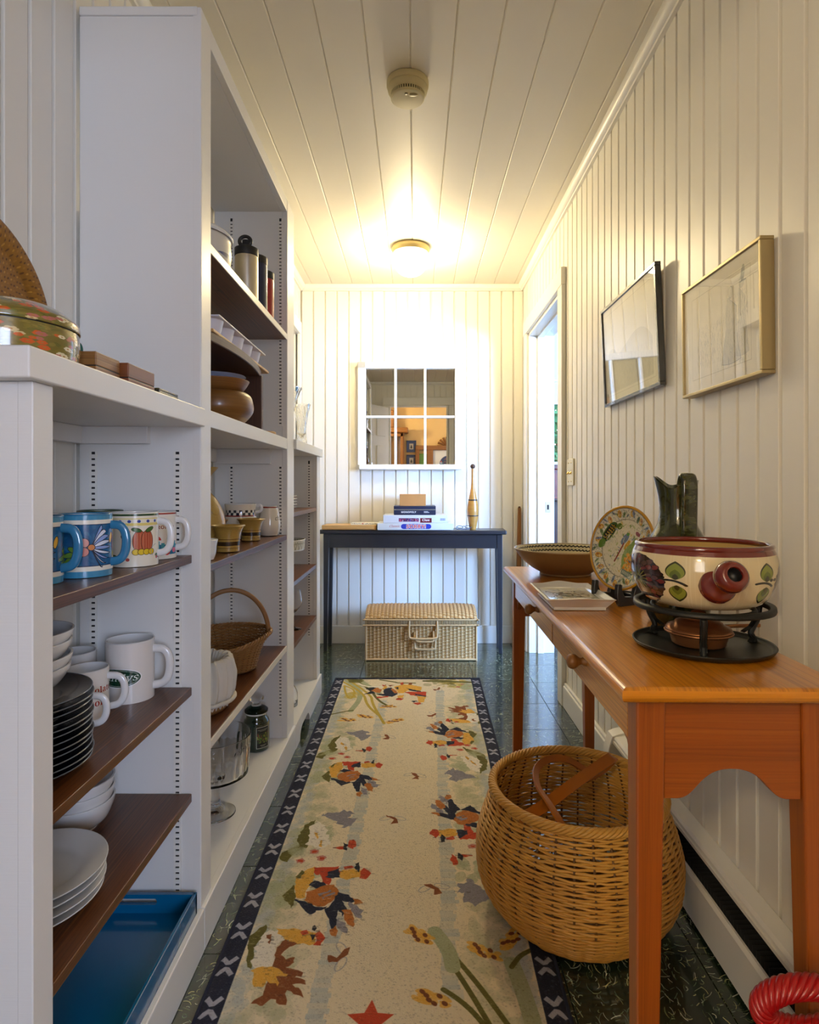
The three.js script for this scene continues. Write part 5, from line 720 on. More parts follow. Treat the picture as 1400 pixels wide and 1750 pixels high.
// fondue pot on its burner stand
{ const C = [.481, TY, -1.012];
  const st = thing('fondue_stand', 'black iron stand with a round drip tray under the painted pot', 'stand', C);
  part('drip_tray', lathe([[0, .003], [.1, .003], [.106, .009], [.109, .0105], [.1105, .009], [.107, .004], [.1, 0], [0, 0]], 64), std({ color: new THREE.Color(.03, .032, .029), roughness: .42, metalness: .55 }), st);
  part('ring', lathe([[.1, .066], [.108, .066], [.109, .069], [.108, .075], [.1, .075], [.0985, .072], [.1, .066]], 64), M.iron, st); part('inner_ring', new THREE.TorusGeometry(.078, .004, 8, 56).rotateX(Math.PI / 2).translate(0, .0665, 0), M.iron, st);
  for (const a of [-.42, 1.68, 3.76]) { const g = sheet((u, v) => { const pr = [[.104, .066], [.100, .05], [.086, .03], [.072, .022], [.084, .018], [.09, .011], [.085, .0042], [.1, .0042]], f = v * 7, i = Math.min(6, Math.floor(f)), t = f - i, R = pr[i][0] * (1 - t) + pr[i + 1][0] * t, y = pr[i][1] * (1 - t) + pr[i + 1][1] * t; return [R, y, (u - .5) * .011]; }, 2, 42), g2 = g.clone().translate(.0022, .0018, 0); part('leg', merge([g.rotateY(a - Math.PI / 2), g2.rotateY(a - Math.PI / 2)]), M.iron, st); part('leg_bar', taper([[0, .066, .103], [0, .045, .1], [0, .022, .088], [0, .012, .092], [0, .005, .094]], () => .0042, 20, 8, 1, 1.3).rotateY(a), M.iron, st); }
  const bu = thing('copper_burner', 'round copper spirit burner with a stepped lid under the painted pot', 'burner', [C[0] - .006, TY + .0035, C[2]]);
  part('burner_body', lathe([[0, 0], [.038, 0], [.042, .003], [.046, .018], [.047, .02]], 48), M.copper, bu); part('rim', lathe([[.044, .02], [.053, .0205], [.054, .0225], [.052, .0245], [.046, .025]], 48), M.copper, bu);
  part('lid', lathe([[.052, .0252], [.05, .03], [.038, .035], [.037, .038], [.025, .042], [.018, .043], [.0175, .049], [.012, .051], [.011, .056], [0, .057]], 48), M.copper, bu); part('handle', taper([[.04, .024, -.01], [.08, .025, -.004], [.125, .024, .0]], () => .0032, 12, 8, 1, .5).rotateY(.25), M.copper, bu);
  const t = tex(2048, 512, (g, w, h) => { seed = 171; const A = (deg) => ((deg + 360) % 360) / 360 * w; g.fillStyle = '#d6c7a0'; g.fillRect(0, 0, w, h); g.fillStyle = '#ddd0ac'; for (let i = 0; i < 60; i++) g.fillRect(rr(0, w), 0, rr(1, 5), h); g.fillStyle = '#6e2a20'; g.fillRect(0, 0, w, 46);
    const leaf = (x, y, up, s) => { g.save(); g.translate(x, y); g.scale(s, up * s); for (const [k, c] of [[1.12, '#3a3a1c'], [1, '#7f8a34'], [.62, '#5c6a26'], [.34, '#37391c']]) { g.fillStyle = c; g.beginPath(); g.moveTo(0, 0); g.bezierCurveTo(-58 * k, -30 * k, -44 * k, -96 * k, 0, -128 * k - 4); g.bezierCurveTo(44 * k, -96 * k, 58 * k, -30 * k, 0, 0); g.fill(); } g.restore(); };
    const sprig = (x) => { leaf(x, 250, 1, 1.06); leaf(x + 4, 296, -1, 1.0); g.strokeStyle = '#1c1a14'; g.lineWidth = 17; g.lineCap = 'round'; g.beginPath(); g.moveTo(x - 62, 262); g.quadraticCurveTo(x, 244, x + 46, 292); g.stroke(); };
    const flower = (x0) => { g.save(); g.translate(x0, 280); g.scale(1.12, 1.08); g.translate(-x0, -280); const x = x0; g.fillStyle = '#2c1f1c'; g.beginPath(); g.ellipse(x, 280, 150, 200, 0, 0, 7); g.fill(); for (let q = 0; q < 3; q++) for (let i = 0; i < 20; i++) { const a = i / 20 * 6.283 + q * .15, R = [.92, .72, .5][q]; g.fillStyle = ['#6a3030', '#3a2622', '#543a36'][(i + q) % 3]; g.beginPath(); g.ellipse(x + Math.cos(a) * 140 * R, 280 + Math.sin(a) * 190 * R, 26, 20, a, 0, 7); g.fill(); g.strokeStyle = '#17100e'; g.lineWidth = 4; g.stroke(); } g.fillStyle = '#1a1612'; g.beginPath(); g.ellipse(x, 280, 56, 80, 0, 0, 7); g.fill(); g.strokeStyle = '#7a7a3c'; g.lineWidth = 7; for (let i = 0; i < 16; i++) { const a = i / 16 * 6.283; g.beginPath(); g.moveTo(x + Math.cos(a) * 14, 280 + Math.sin(a) * 20); g.lineTo(x + Math.cos(a) * 62, 280 + Math.sin(a) * 88); g.stroke(); } g.restore(); };
    sprig(A(-45)); sprig(A(27)); flower(A(-84)); flower(A(70)); sprig(A(120)); sprig(A(-150)); flower(A(180)); g.fillStyle = '#1c1a14'; for (const a of [-56, 33, 38]) { g.beginPath(); g.arc(A(a), 240, 13, 0, 7); g.fill(); } });
  const pot = thing('fondue_pot', 'wide cream pottery pot painted with leaves and a dark flower, maroon rim and stub handle', 'pot', [C[0], TY + .0755, C[2]]);
  part('pot_body', latheYv([[.07, 0], [.08, .001], [.096, .012], [.109, .036], [.113, .058], [.1105, .08], [.105, .094]], 96, 40), phys({ map: t, roughness: .14, clearcoat: .8, clearcoatRoughness: .06 }), pot);
  const mar = phys({ color: hex('#6a2018'), roughness: .14, clearcoat: .9 });
  part('rim', new THREE.TorusGeometry(.1025, .0042, 10, 80).rotateX(Math.PI / 2).scale(1, 1.2, 1).translate(0, .0955, 0), mar, pot); part('interior', lathe([[.1, .0955], [.105, .075], [.107, .058], [.102, .036], [.09, .014], [.07, .006], [0, .005]], 72, 30), phys({ color: hex('#c2a566'), roughness: .2, clearcoat: .5 }), pot);
  const h = lathe([[.027, -.008], [.0255, .004], [.017, .012], [.0135, .02], [.0165, .028], [.022, .036], [.0235, .044], [.0225, .052], [.018, .0585], [.0125, .060], [.0102, .058], [.0095, .046]], 40, 60);
  const hm = new THREE.Matrix4().makeRotationFromQuaternion(new THREE.Quaternion().setFromUnitVectors(V(0, 1, 0), V(-.06, .40, .915).normalize())); h.applyMatrix4(hm); part('handle', h.translate(-.026, .045, .107), mar, pot, 'hollow maroon stub handle');
  const hol = lathe([[.0097, .0572], [.0088, .05], [.008, .042], [0, .0415]], 28); hol.applyMatrix4(hm); part('handle_hollow', hol.translate(-.026, .045, .107), M.black, pot); }
// decorated plate on a black easel
{ const yaw = -1.10, lean = .17, o = thing('decorated_plate', 'round plate with a mustard rim, painted with fruit and a bird, on a black easel', 'plate', [.478, TY + .026, -1.40], yaw), R = .098;
  const t = tex(1024, 1024, (g, w) => { seed = 181; const c = w / 2; g.fillStyle = '#d9d2ba'; g.fillRect(0, 0, w, w); for (let i = 0; i < 260; i++) { g.strokeStyle = rgba(['#4a5a3a', '#6a7a8a', '#3a3a34', '#8a9a5a'][i % 4], .5); g.lineWidth = rr(2, 5); const x = rr(60, 960), y = rr(60, 960); g.beginPath(); g.moveTo(x, y); g.quadraticCurveTo(x + rr(-30, 30), y + rr(-30, 30), x + rr(-40, 40), y + rr(-40, 40)); g.stroke(); }
    const el = (x, y, a, b, r, col) => { g.fillStyle = col; g.beginPath(); g.ellipse(x, y, a, b, r, 0, 7); g.fill(); };
    for (let i = 0; i < 46; i++) { const a = i / 46 * 6.283 + rr(-.05, .05), r0 = rr(395, 455), x = c + Math.cos(a) * r0, y = c + Math.sin(a) * r0, leafy = i % 3; g.save(); g.translate(x, y); g.rotate(a + rr(-.8, .8)); if (leafy) { el(0, 0, rr(30, 52), rr(12, 22), 0, ['#8f9a6a', '#7a8496', '#6f8458', '#a3a890'][i % 4]); el(4, 2, rr(14, 26), 7, .3, ['#5a6a44', '#59647a'][i % 2]); } else { el(0, 0, 46, 32, 0, ['#c4933a', '#cfa85a', '#b9803a'][i % 3]); el(-8, -6, 24, 16, .4, '#dcbc70'); el(12, 8, 18, 10, .2, '#a2603a'); } g.restore(); }
    for (let i = 0; i < 420; i++) { const a = rr(0, 6.283), r0 = rr(360, 478); g.strokeStyle = rgba(['#3c4038', '#5a6478', '#e2dcc8', '#6f7f4c', '#2f342c'][i % 5], rr(.4, .8)); g.lineWidth = rr(2, 5); g.beginPath(); g.arc(c + Math.cos(a) * r0, c + Math.sin(a) * r0, rr(6, 26), rr(0, 6), rr(0, 6)); g.stroke(); }
    g.strokeStyle = '#5a6478'; g.lineWidth = 6; g.beginPath(); g.arc(c, c, 480, 0, 7); g.stroke(); g.strokeStyle = 'rgba(110,104,84,.6)'; g.lineWidth = 9; g.beginPath(); g.arc(c, c, 352, 0, 7); g.stroke();
    g.save(); g.translate(250, 330); g.rotate(-.95); el(0, 0, 150, 60, 0, '#3f5a22'); el(0, 0, 118, 46, 0, '#14140e'); for (let i = 0; i < 12; i++) { g.strokeStyle = '#c9a42a'; g.lineWidth = 8; g.beginPath(); g.arc(-92 + (i % 6) * 37, i < 6 ? -18 : 18, 11, .4, 5); g.stroke(); } g.restore(); el(150, 480, 34, 60, .3, '#5a7a2c'); el(390, 250, 46, 40, 0, '#4f6a1e');
    for (let i = 0; i < 90; i++) { const a = rr(0, 6.283), r0 = Math.sqrt(rnd()) * 330; el(c + Math.cos(a) * r0, c + Math.sin(a) * r0, rr(12, 34), rr(6, 14), rr(0, 3), rgba(['#7a8f4c', '#c9b06a', '#8a94a0', '#d8d0b4', '#a8b07a'][i % 5], .8)); }
    el(500, 400, 84, 42, -.9, '#6a7a94'); el(545, 470, 26, 70, .6, '#c9952a'); g.strokeStyle = '#8a3a3a'; g.lineWidth = 20; g.beginPath(); g.moveTo(490, 450); g.quadraticCurveTo(430, 580, 370, 690); g.stroke(); el(540, 340, 24, 20, 0, '#5a8a4a');
    el(640, 620, 150, 190, .4, '#8aa05a'); el(690, 640, 90, 130, .4, '#6a5a5a'); for (let i = 0; i < 40; i++) { el(rr(520, 690), rr(560, 780), 20, 14, rr(0, 3), i % 2 ? '#c8842a' : '#d9a048'); } el(640, 470, 40, 110, .5, '#7f9a50'); el(760, 420, 20, 90, .3, '#c9952a'); el(690, 330, 40, 24, .6, '#8a4a5a');
    for (let i = 0; i < 420; i++) { const a = rr(0, 6.283), r0 = Math.sqrt(rnd()) * 340; g.strokeStyle = rgba(['#e6e0cc', '#ded6bc', '#7a8a5a', '#5a5f58', '#c9b47a'][i % 5], rr(.3, .75)); g.lineWidth = rr(2, 6); const x = c + Math.cos(a) * r0, y = c + Math.sin(a) * r0; g.beginPath(); g.moveTo(x, y); g.quadraticCurveTo(x + rr(-20, 20), y + rr(-20, 20), x + rr(-34, 34), y + rr(-34, 34)); g.stroke(); }
    g.save(); g.translate(600, 820); g.rotate(.3); g.fillStyle = '#6a7a70'; g.fillRect(-100, -34, 200, 68); g.fillStyle = '#c8ccb8'; for (let i = 0; i < 8; i++) g.fillRect(-84 + i * 22, -18, 10, 36); g.restore(); });
  const gF = lathe([[0, .006], [R * .66, .006], [R * .72, .012], [R * .955, .0185]], 72), p = gF.attributes.position, uv = gF.attributes.uv; for (let i = 0; i < uv.count; i++) uv.setXY(i, .5 + p.getX(i) / R / 2, .5 - p.getZ(i) / R / 2);
  const tilt = (g) => g.rotateX(Math.PI / 2).translate(0, R, 0).rotateX(-lean);
  const pm = part('plate_face', tilt(gF), phys({ map: t, roughness: .12, clearcoat: .9 }), o); part('plate_back', tilt(lathe([[0, .001], [R * .6, .001], [R * .7, .006], [R, .0165]], 72)), M.china, o); part('mustard_rim', tilt(new THREE.TorusGeometry(R * .978, .0033, 10, 80).rotateX(Math.PI / 2).translate(0, .0178, 0)), phys({ color: hex('#b98620'), roughness: .16, clearcoat: .8 }), o);
  const e = thing('plate_easel', 'small black wooden easel holding the decorated plate', 'easel', [.478, TY, -1.40], yaw), hook = (s) => { const k = new THREE.Shape(); k.moveTo(-.075, 0); k.lineTo(.042, 0); k.quadraticCurveTo(.058, .012, .05, .048); k.quadraticCurveTo(.044, .05, .040, .046); k.quadraticCurveTo(.043, .03, .03, .019); k.lineTo(.004, .017); k.lineTo(-.028, .11); k.quadraticCurveTo(-.034, .125, -.044, .118); k.lineTo(-.018, .02); k.lineTo(-.075, .012); const g = extrude(k, .009, .001); g.rotateY(-Math.PI / 2); return g.translate(s * .036 + .0045, 0, 0); };
  for (const s of [-1, 1]) part('easel_side', hook(s), M.blackPaint, e); part('cross_bar', B(-.036, .036, .003, .013, -.05, -.04, .001), M.blackPaint, e); part('cross_bar', B(-.036, .036, .085, .095, -.037, -.029, .001), M.blackPaint, e); }
// dark green glazed jug
{ const o = thing('green_jug', 'tall dark green glazed jug with a pinched spout and strap handle', 'jug', [.521, TY + .001, -1.2], 0), m = phys({ color: new THREE.Color(.085, .095, .033), roughness: .15, clearcoat: 1, clearcoatRoughness: .04, map: tex(256, 256, (g) => { seed = 191; g.fillStyle = '#b8b89a'; g.fillRect(0, 0, 256, 256); for (let i = 0; i < 500; i++) { g.fillStyle = rgba(['#ffffff', '#6a7a3a', '#202818', '#3f3f2a'][i % 4], .3); g.beginPath(); g.ellipse(rr(0, 256), rr(0, 256), rr(2, 6), rr(6, 30), 0, 0, 7); g.fill(); } }) });
  const pr = [[.048, 0], [.056, .004], [.064, .03], [.068, .07], [.0685, .115], [.064, .15], [.052, .177], [.0395, .198], [.034, .222], [.0355, .256], [.041, .286]];
  const crv = new THREE.CatmullRomCurve3(pr.map(([r, y]) => V(r, y, 0)));
  const wall = (off) => sheet((u, v) => { const q = crv.getPoint(v), a = u * Math.PI * 2; let R = q.x - off, y = q.y; const k = Math.pow(Math.max(0, (v - .62) / .38), 1.6); const d = Math.cos(a - 4.05); // spout direction: towards -x
    R *= 1 + k * (.2 * Math.pow(Math.max(0, d), 5) - .14 * Math.pow(Math.max(0, Math.cos(a - 5.5)), 3) - .14 * Math.pow(Math.max(0, Math.cos(a - 3.4)), 3)); y += k * (.016 * Math.pow(Math.max(0, d), 4) - .012 * Math.pow(Math.max(0, Math.cos(a - 5.6)), 6) - .006 * Math.pow(Math.max(0, Math.cos(a - 3.3)), 6) + .006 * Math.max(0, -d)); return [R * Math.sin(a), y, R * Math.cos(a)]; }, 80, 48);
  part('jug_body', wall(0), m, o); part('jug_interior', wall(.004), m, o); part('base', lathe([[0, .002], [.049, 0], [.05, .004]], 48), m, o); o.scale.setScalar(.955);
  const ha = 1.62, hx = (r, y) => [r * Math.cos(ha), y, r * Math.sin(ha)]; // the handle stands opposite the spout, a little towards the viewer
  part('handle', sweep([hx(.038, .282), hx(.047, .299), hx(.057, .298), hx(.064, .28), hx(.0635, .245), hx(.062, .215), hx(.062, .185), hx(.0605, .16)], [-Math.sin(ha), 0, Math.cos(ha)], .0155, .0062), m, o, 'broad strap handle'); }
// wide shallow dish
{ const o = thing('patterned_dish', 'wide shallow brown dish with a black leaf pattern inside the rim', 'dish', [.457, TY, -1.84]), R = .152, t = tex(2048, 256, (g, w, h) => { seed = 201; g.fillStyle = '#d8cda4'; g.fillRect(0, 0, w, h); g.fillStyle = '#17150f'; for (let i = 0; i < 72; i++) { const x = i * w / 72; for (const [y, s] of [[26, 1], [60, -1]]) { g.beginPath(); g.ellipse(x + 8, y, 12, 5.5, .7 * s, 0, 7); g.fill(); g.beginPath(); g.ellipse(x + 22, y + 4, 11, 5, -.6 * s, 0, 7); g.fill(); } } for (let i = 0; i < 40; i++) { const x = i * w / 40; for (const s of [-1, 1]) for (const [dy, l] of [[126, 24], [158, 20]]) { g.save(); g.translate(x + 25 + s * 13, dy); g.rotate(s * .7); g.beginPath(); g.ellipse(0, 0, l, 6, 0, 0, 7); g.fill(); g.restore(); } } g.fillRect(0, 4, w, 4); g.fillRect(0, 92, w, 4); g.fillRect(0, 196, w, 5); });
  const gi = lathe([[.152, .0785], [.147, .076], [.125, .048], [.09, .022], [.05, .012], [0, .010]], 96, 40); const uv = gi.attributes.uv; for (let i = 0; i < uv.count; i++) uv.setY(i, 1 - uv.getY(i) * 1.6); const m = std({ color: hex('#94744a'), roughness: .4 }); t.wrapT = THREE.ClampToEdgeWrapping;
  part('outside', lathe([[0, .001], [.07, 0], [.076, .003], [.078, .008], [.105, .024], [.13, .046], [.148, .07], [.1535, .078], [.152, .079]], 96, 40), m, o); part('painted_inside', gi, phys({ map: t, roughness: .18, clearcoat: .6 }), o); part('rim', new THREE.TorusGeometry(.1525, .0022, 8, 96).rotateX(Math.PI / 2).translate(0, .078, 0), std({ color: hex('#b09a70'), roughness: .3 }), o); }
// square serving dish with wavy ends
{ const o = thing('serving_dish', 'white rectangular serving dish with wavy ends and green painted leaves inside', 'dish', [.357, TY, -1.395], -.02), hx = .0735, hz = .112, hgt = .026, t = tex(512, 768, (g, w, h) => { seed = 211; g.fillStyle = '#d3ceb9'; g.fillRect(0, 0, w, h); for (let i = 0; i < 110; i++) { const x = rr(40, w - 40), y = rr(50, h - 50); g.fillStyle = rgba(['#3f6a4a', '#6a7f4a', '#2c4a44', '#9a8a3a', '#8a5a3a'][i % 5], .8); g.beginPath(); g.ellipse(x, y, rr(12, 38), rr(6, 14), rr(0, 3), 0, 7); g.fill(); } g.fillStyle = '#2f5a44'; for (const [x, y] of [[250, 330], [280, 470], [200, 410]]) { g.beginPath(); g.ellipse(x, y, 90, 22, .2, 0, 7); g.fill(); } });
  const rect = (x, z, n) => { const P2 = []; for (let i = 0; i < n; i++) { const s = i / n * 4, k = Math.floor(s), f = s - k; P2.push(k === 0 ? [-x + 2 * x * f, z] : k === 1 ? [x, z - 2 * z * f] : k === 2 ? [x - 2 * x * f, -z] : [-x, -z + 2 * z * f]); } return P2; };
  const lv = [[hx - .020, hz - .022, 0], [hx - .018, hz - .020, .004], [hx - .003, hz - .004, hgt - .003], [hx, hz, hgt], [hx - .004, hz - .004, hgt + .001], [hx - .010, hz - .010, .018], [hx - .016, hz - .016, .0165]].map(([x, z, y]) => [rect(x, z, 120), y]);
  const g = sheet((u, v) => { const i = Math.min(6, Math.round(v * 6)), [pts, y] = lv[i], q = pts[Math.round(u * 120) % 120], k = i >= 2 && i <= 4 ? 1 : 0, end = Math.abs(Math.abs(q[1]) - hz) < .02 ? Math.pow(Math.cos(Math.min(1, Math.abs(q[0]) / .05) * Math.PI / 2), 2) : 0; return [q[0], y + k * .004 * end, q[1] + Math.sign(q[1]) * k * .01 * end]; }, 120, 6); part('dish_wall', g.index ? g.toNonIndexed() : g, M.glaze, o); o.children[0].geometry.computeVertexNormals();
  part('dish_base', B(-hx + .017, hx - .017, 0, .0163, -hz + .017, hz - .017, .002), M.glaze, o); const pg = new THREE.PlaneGeometry(2 * hx - .036, 2 * hz - .036).rotateX(-Math.PI / 2).translate(0, .0168, 0); part('painted_base', pg, phys({ map: t, roughness: .16, clearcoat: .7 }), o); }
// ------------------------------------------------------------------ baseboard heater
{ const o = thing('baseboard_heater', 'long white baseboard heater with a dark slot along the right wall', 'heater', [XR, 0, -1.1]), z0 = -2.02 + 1.1, z1 = .8, L = z1 - z0, ex = (pts, name, m) => { const g = extrude(poly(pts), L, 0); g.translate(0, 0, z0); part(name, boxUV(g, 'z'), m, o); };
  ex([[-.052, .012], [-.057, .012], [-.057, .108], [-.051, .115], [-.046, .115], [-.046, .112], [-.052, .106]], 'front_panel', M.trim); ex([[-.001, .195], [-.034, .190], [-.040, .184], [-.040, .176], [-.037, .176], [-.036, .183], [-.03, .186], [-.001, .19]], 'top_cover', M.trim); ex([[-.006, .01], [-.001, .01], [-.001, .19], [-.006, .19]], 'back_plate', M.black); ex([[-.044, .168], [-.039, .168], [-.039, .176], [-.044, .176]], 'damper', M.trim);
  const fins = []; for (let z = z0 + .04; z < z1 - .03; z += .014) fins.push(B(-.045, -.008, .05, .13, z, z + .0014, 0)); part('fins', merge(fins), std({ color: new THREE.Color(.03, .03, .03), roughness: .5, metalness: .3 }), o).userData.kind = 'stuff'; part('pipe', tube([[-.026, .09, z0 + .02], [-.026, .09, z1 - .02]], .011, 4, 12), std({ color: new THREE.Color(.05, .035, .025), roughness: .5, metalness: .5 }), o);
  const cap = new THREE.Shape(); cap.moveTo(0, .004); cap.lineTo(-.059, .004); cap.lineTo(-.059, .115); cap.quadraticCurveTo(-.058, .15, -.042, .188); cap.quadraticCurveTo(-.02, .199, 0, .199); part('end_cap', boxUV(extrude(cap, .05, .002).translate(0, 0, z0 - .05), 'z'), M.trim, o, 'rounded end cap'); part('end_cap', boxUV(extrude(cap, .05, .002).translate(0, 0, z1), 'z'), M.trim, o); }
// ------------------------------------------------------------------ big round wicker basket on the floor
{ seed = 221; const o = thing('wicker_basket', 'large round honey wicker basket on the floor under the pine table', 'basket', [.388, .009, -1.455]), H = .295;
  const rf = (t) => { const k = [.168, .197, .219, .231, .236, .237, .234, .227, .217, .207, .199], f = Math.min(.9999, Math.max(0, t)) * 10, i = Math.floor(f); return k[i] + (k[i + 1] - k[i]) * (f - i); };
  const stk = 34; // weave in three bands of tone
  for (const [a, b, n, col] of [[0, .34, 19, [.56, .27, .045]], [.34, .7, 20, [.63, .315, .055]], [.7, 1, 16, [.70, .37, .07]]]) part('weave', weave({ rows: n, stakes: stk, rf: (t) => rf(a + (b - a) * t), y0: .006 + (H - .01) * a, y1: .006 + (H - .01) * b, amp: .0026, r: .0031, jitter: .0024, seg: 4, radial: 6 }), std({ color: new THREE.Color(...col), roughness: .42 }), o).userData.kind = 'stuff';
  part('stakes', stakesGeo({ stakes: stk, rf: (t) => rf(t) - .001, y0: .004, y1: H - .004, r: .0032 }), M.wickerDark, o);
  part('rim', braid(.2, H + .002, .0042, 6, 17, .0075), M.wicker, o);
  part('base', lathe([[0, 0], [.166, 0], [.169, .004], [.166, .01], [0, .01]], 56), M.wickerDark, o);
  const lash = []; for (let i = 0; i < 30; i++) { const a = -1.35 + i * .03; lash.push(new THREE.TorusGeometry(.0052, .0012, 5, 10).rotateY(a + 1.57 + .3).translate(.187 * Math.sin(a), H - .012, .187 * Math.cos(a))); } const rod = []; for (let i = 0; i <= 12; i++) { const a = -1.4 + i * .08; rod.push([.187 * Math.sin(a), H - .012, .187 * Math.cos(a)]); } part('lashed_rod', merge([tube(rod, .0048, 24, 8), ...lash]), M.wicker, o);
  const strap = (pts, w, up) => { const c = new THREE.CatmullRomCurve3(pts.map((p) => V(p[0] - .388, p[1] - .009, p[2] + 1.455)), false, 'catmullrom', .5), n = 60; const side = (k) => sheet((u, v) => { const p = c.getPointAt(v), d = c.getTangentAt(v), s = d.clone().cross(V(...up)).normalize(), nn = s.clone().cross(d).normalize(); return p.addScaledVector(s.multiplyScalar(1), (u - .5) * w).addScaledVector(nn, k).toArray(); }, 3, n); return merge([side(.0022), side(-.0022), ...[-1, 1].map((e) => sheet((u, v) => { const p = c.getPointAt(v), d = c.getTangentAt(v), s = d.clone().cross(V(...up)).normalize(), nn = s.clone().cross(d).normalize(); return p.addScaledVector(s, e * .5 * w).addScaledVector(nn, (u - .5) * .0044).toArray(); }, 1, n))]); };
  const lm = phys({ color: hex('#b06418'), roughness: .35, clearcoat: .4 });
  part('strap_handle', strap([[.2375, .268, -1.33], [.2475, .305, -1.32], [.30, .318, -1.355], [.38, .333, -1.42], [.485, .345, -1.51], [.50, .335, -1.535], [.47, .31, -1.53], [.44, .275, -1.56]], .026, [-.1, .7, .7]), lm, o, 'flat bent-wood handle');
  part('strap_handle', strap([[.322, .27, -1.292], [.314, .303, -1.287], [.298, .325, -1.33], [.284, .335, -1.40], [.295, .343, -1.465], [.335, .345, -1.51], [.385, .335, -1.53], [.43, .305, -1.545], [.47, .27, -1.575]], .017, [.5, .6, .6]), lm, o, 'flat bent-wood handle'); }
// ------------------------------------------------------------------ red basket at the lower right corner
{ seed = 231; const o = thing('red_basket', 'red basket with a twisted rope handle, cut off by the lower right corner', 'basket', [.50, 0, -.70]), m = phys({ color: hex('#a80f12'), roughness: .35, clearcoat: .5 });
  const rf = (t) => .066 + .018 * t; part('weave', weave({ rows: 44, stakes: 26, rf, y0: .006, y1: .325, amp: .0024, r: .0036, jitter: .0006 }), m, o).userData.kind = 'stuff'; part('stakes', stakesGeo({ stakes: 26, rf, y0: .004, y1: .326, r: .0026 }), m, o); part('base', lathe([[0, .002], [.066, .002], [.068, .006], [0, .006]], 32), m, o); part('rim', braid(.084, .328, .0048, 3, 20, .005), m, o);
  const list = [], n = 7; for (let k = 0; k < n; k++) { const pts = []; for (let i = 0; i < 120; i++) { const a = i / 120 * Math.PI * 2, b = a * 5 + k / n * Math.PI * 2, r = .0105, cx = .057 * Math.cos(a), cy = .0275 * Math.sin(a), nx = Math.cos(a) * .0275, ny = Math.sin(a) * .057, l = Math.hypot(nx, ny); pts.push(V(cx + nx / l * r * Math.cos(b), .3625 + cy + ny / l * r * Math.cos(b), -.071 + r * Math.sin(b))); } list.push(new THREE.TubeGeometry(new THREE.CatmullRomCurve3(pts, true), 300, .0049, 6, true)); }
  part('rope_handle', merge(list), m, o); }
// ------------------------------------------------------------------ hooked wool runner: its pattern in millimetres from the far left corner
const RC = { cream: '#ecdbb8', navy: '#1c2033', red: '#c8421a', rust: '#c0702c', gold: '#e8ae42', brown: '#8a4a1e', grey: '#8f8a90', black: '#14151c', olive: '#665f20', white: '#f0e6d2', sage: '#aeb086', pale: '#b3b9b4', pink: '#c98572', yellow: '#c4a63c' };
const ROOSTER=[['gold',-195,18,-177,-10,-152,-25,-147,18,-149,45,-159,65,-157,97,-179,97,-190,65],['red',-154,-24,-89,-29,-82,4,-104,18,-104,45,-123,39,-133,4,-147,4],['navy',-158,45,-142,32,-119,39,-105,55,-138,60],['navy',-114,-3,-86,-24,-83,18,-117,17],['rust',-158,72,-125,52,-91,45,-75,78,-90,110,-113,128,-140,122,-156,104],['grey',-126,83,-98,69,-93,73,-119,90],['grey',-116,97,-92,80,-90,85,-112,104],['gold',-84,-10,-53,-18,-29,-14,-26,15,-62,25,-81,18],['red',-74,-25,-54,-32,-48,-21,-71,-14],['red',-30,-3,-20,-21,0,0,-11,25,-28,18],['black',-45,-40,-35,-43,-35,-26,-35,-3,-45,-14],['navy',-185,97,-155,107,-122,128,-96,128,-120,140,-138,155,-156,128],['navy',-78,72,-50,85,-31,104,-42,116,-65,104,-47,146,-58,158,-70,134,-68,192,-80,197,-102,134,-89,116],['grey',-43,110,-8,143,-11,170,-29,158,-45,128],['grey',-64,164,-45,186,-43,216,-59,203,-69,186],['rust',-41,92,-18,104,-13,113,-34,115],['rust',-61,140,-40,134,-29,158,-26,192,-43,186],['rust',-81,203,-67,189,-59,205,-66,224,-77,219],['olive',-194,45,-203,65,-216,88,-183,128,-181,97],['olive',-195,18,-184,-10,-177,-7,-185,21]]; // anchor (302, 1621)
const HEN=[['olive',-160,60,-171,5,-158,-21,-139,-41,-138,-5,-149,31,-139,93,-153,84],['white',-147,5,-131,-24,-97,-19,-89,0,-99,26,-97,70,-100,89,-134,84,-145,65],['gold',-115,-24,-66,-24,-23,-11,-16,23,-57,21,-87,10,-100,-5],['red',-59,-16,-41,-21,-36,-11,-51,-6],['red',-23,-5,-15,-20,0,0,-6,25,-20,23,-16,8],['black',-33,-32,-27,-35,-22,-20,-26,-16],['black',-33,-5,-24,-8,-21,5,-26,11],['brown',-87,10,-57,21,-78,36,-88,51,-75,65,-57,60,-56,75,-70,89,-31,98,-32,111,-47,111,-23,122,-21,131,-47,129,-22,148,-18,160,-55,144,-48,176,-61,176,-79,162,-92,178,-116,178,-115,168,-97,158,-101,116,-96,98,-97,70,-100,41],['gold',-139,93,-120,84,-90,84,-62,107,-65,113,-84,109,-73,133,-100,120,-106,137,-122,137],['brown',-134,-5,-122,-5,-115,10,-119,23,-127,16,-121,8]]; // anchor (218, 1845)
const PALEBIRD=[['olive',-177,-25,-165,-96,-139,-129,-141,-78,-139,17,-161,9],['white',-152,-69,-137,-115,-102,-96,-80,0,-109,21,-144,-8],['gold',-132,-69,-114,-42,-116,-25,-131,-51],['gold',-110,-16,-104,-25,-96,9,-105,9],['grey',-125,-159,-85,-164,-54,-184,-25,-164,-38,-139,-14,-134,-24,-106,-48,-82,-67,-110,-97,-134],['red',-66,13,-36,9,-35,20,-65,18],['black',-38,-8,-26,4,-28,29,-39,13],['red',-25,-21,-10,-25,0,0,-10,22,-24,9]]; // anchor (250, 1494)
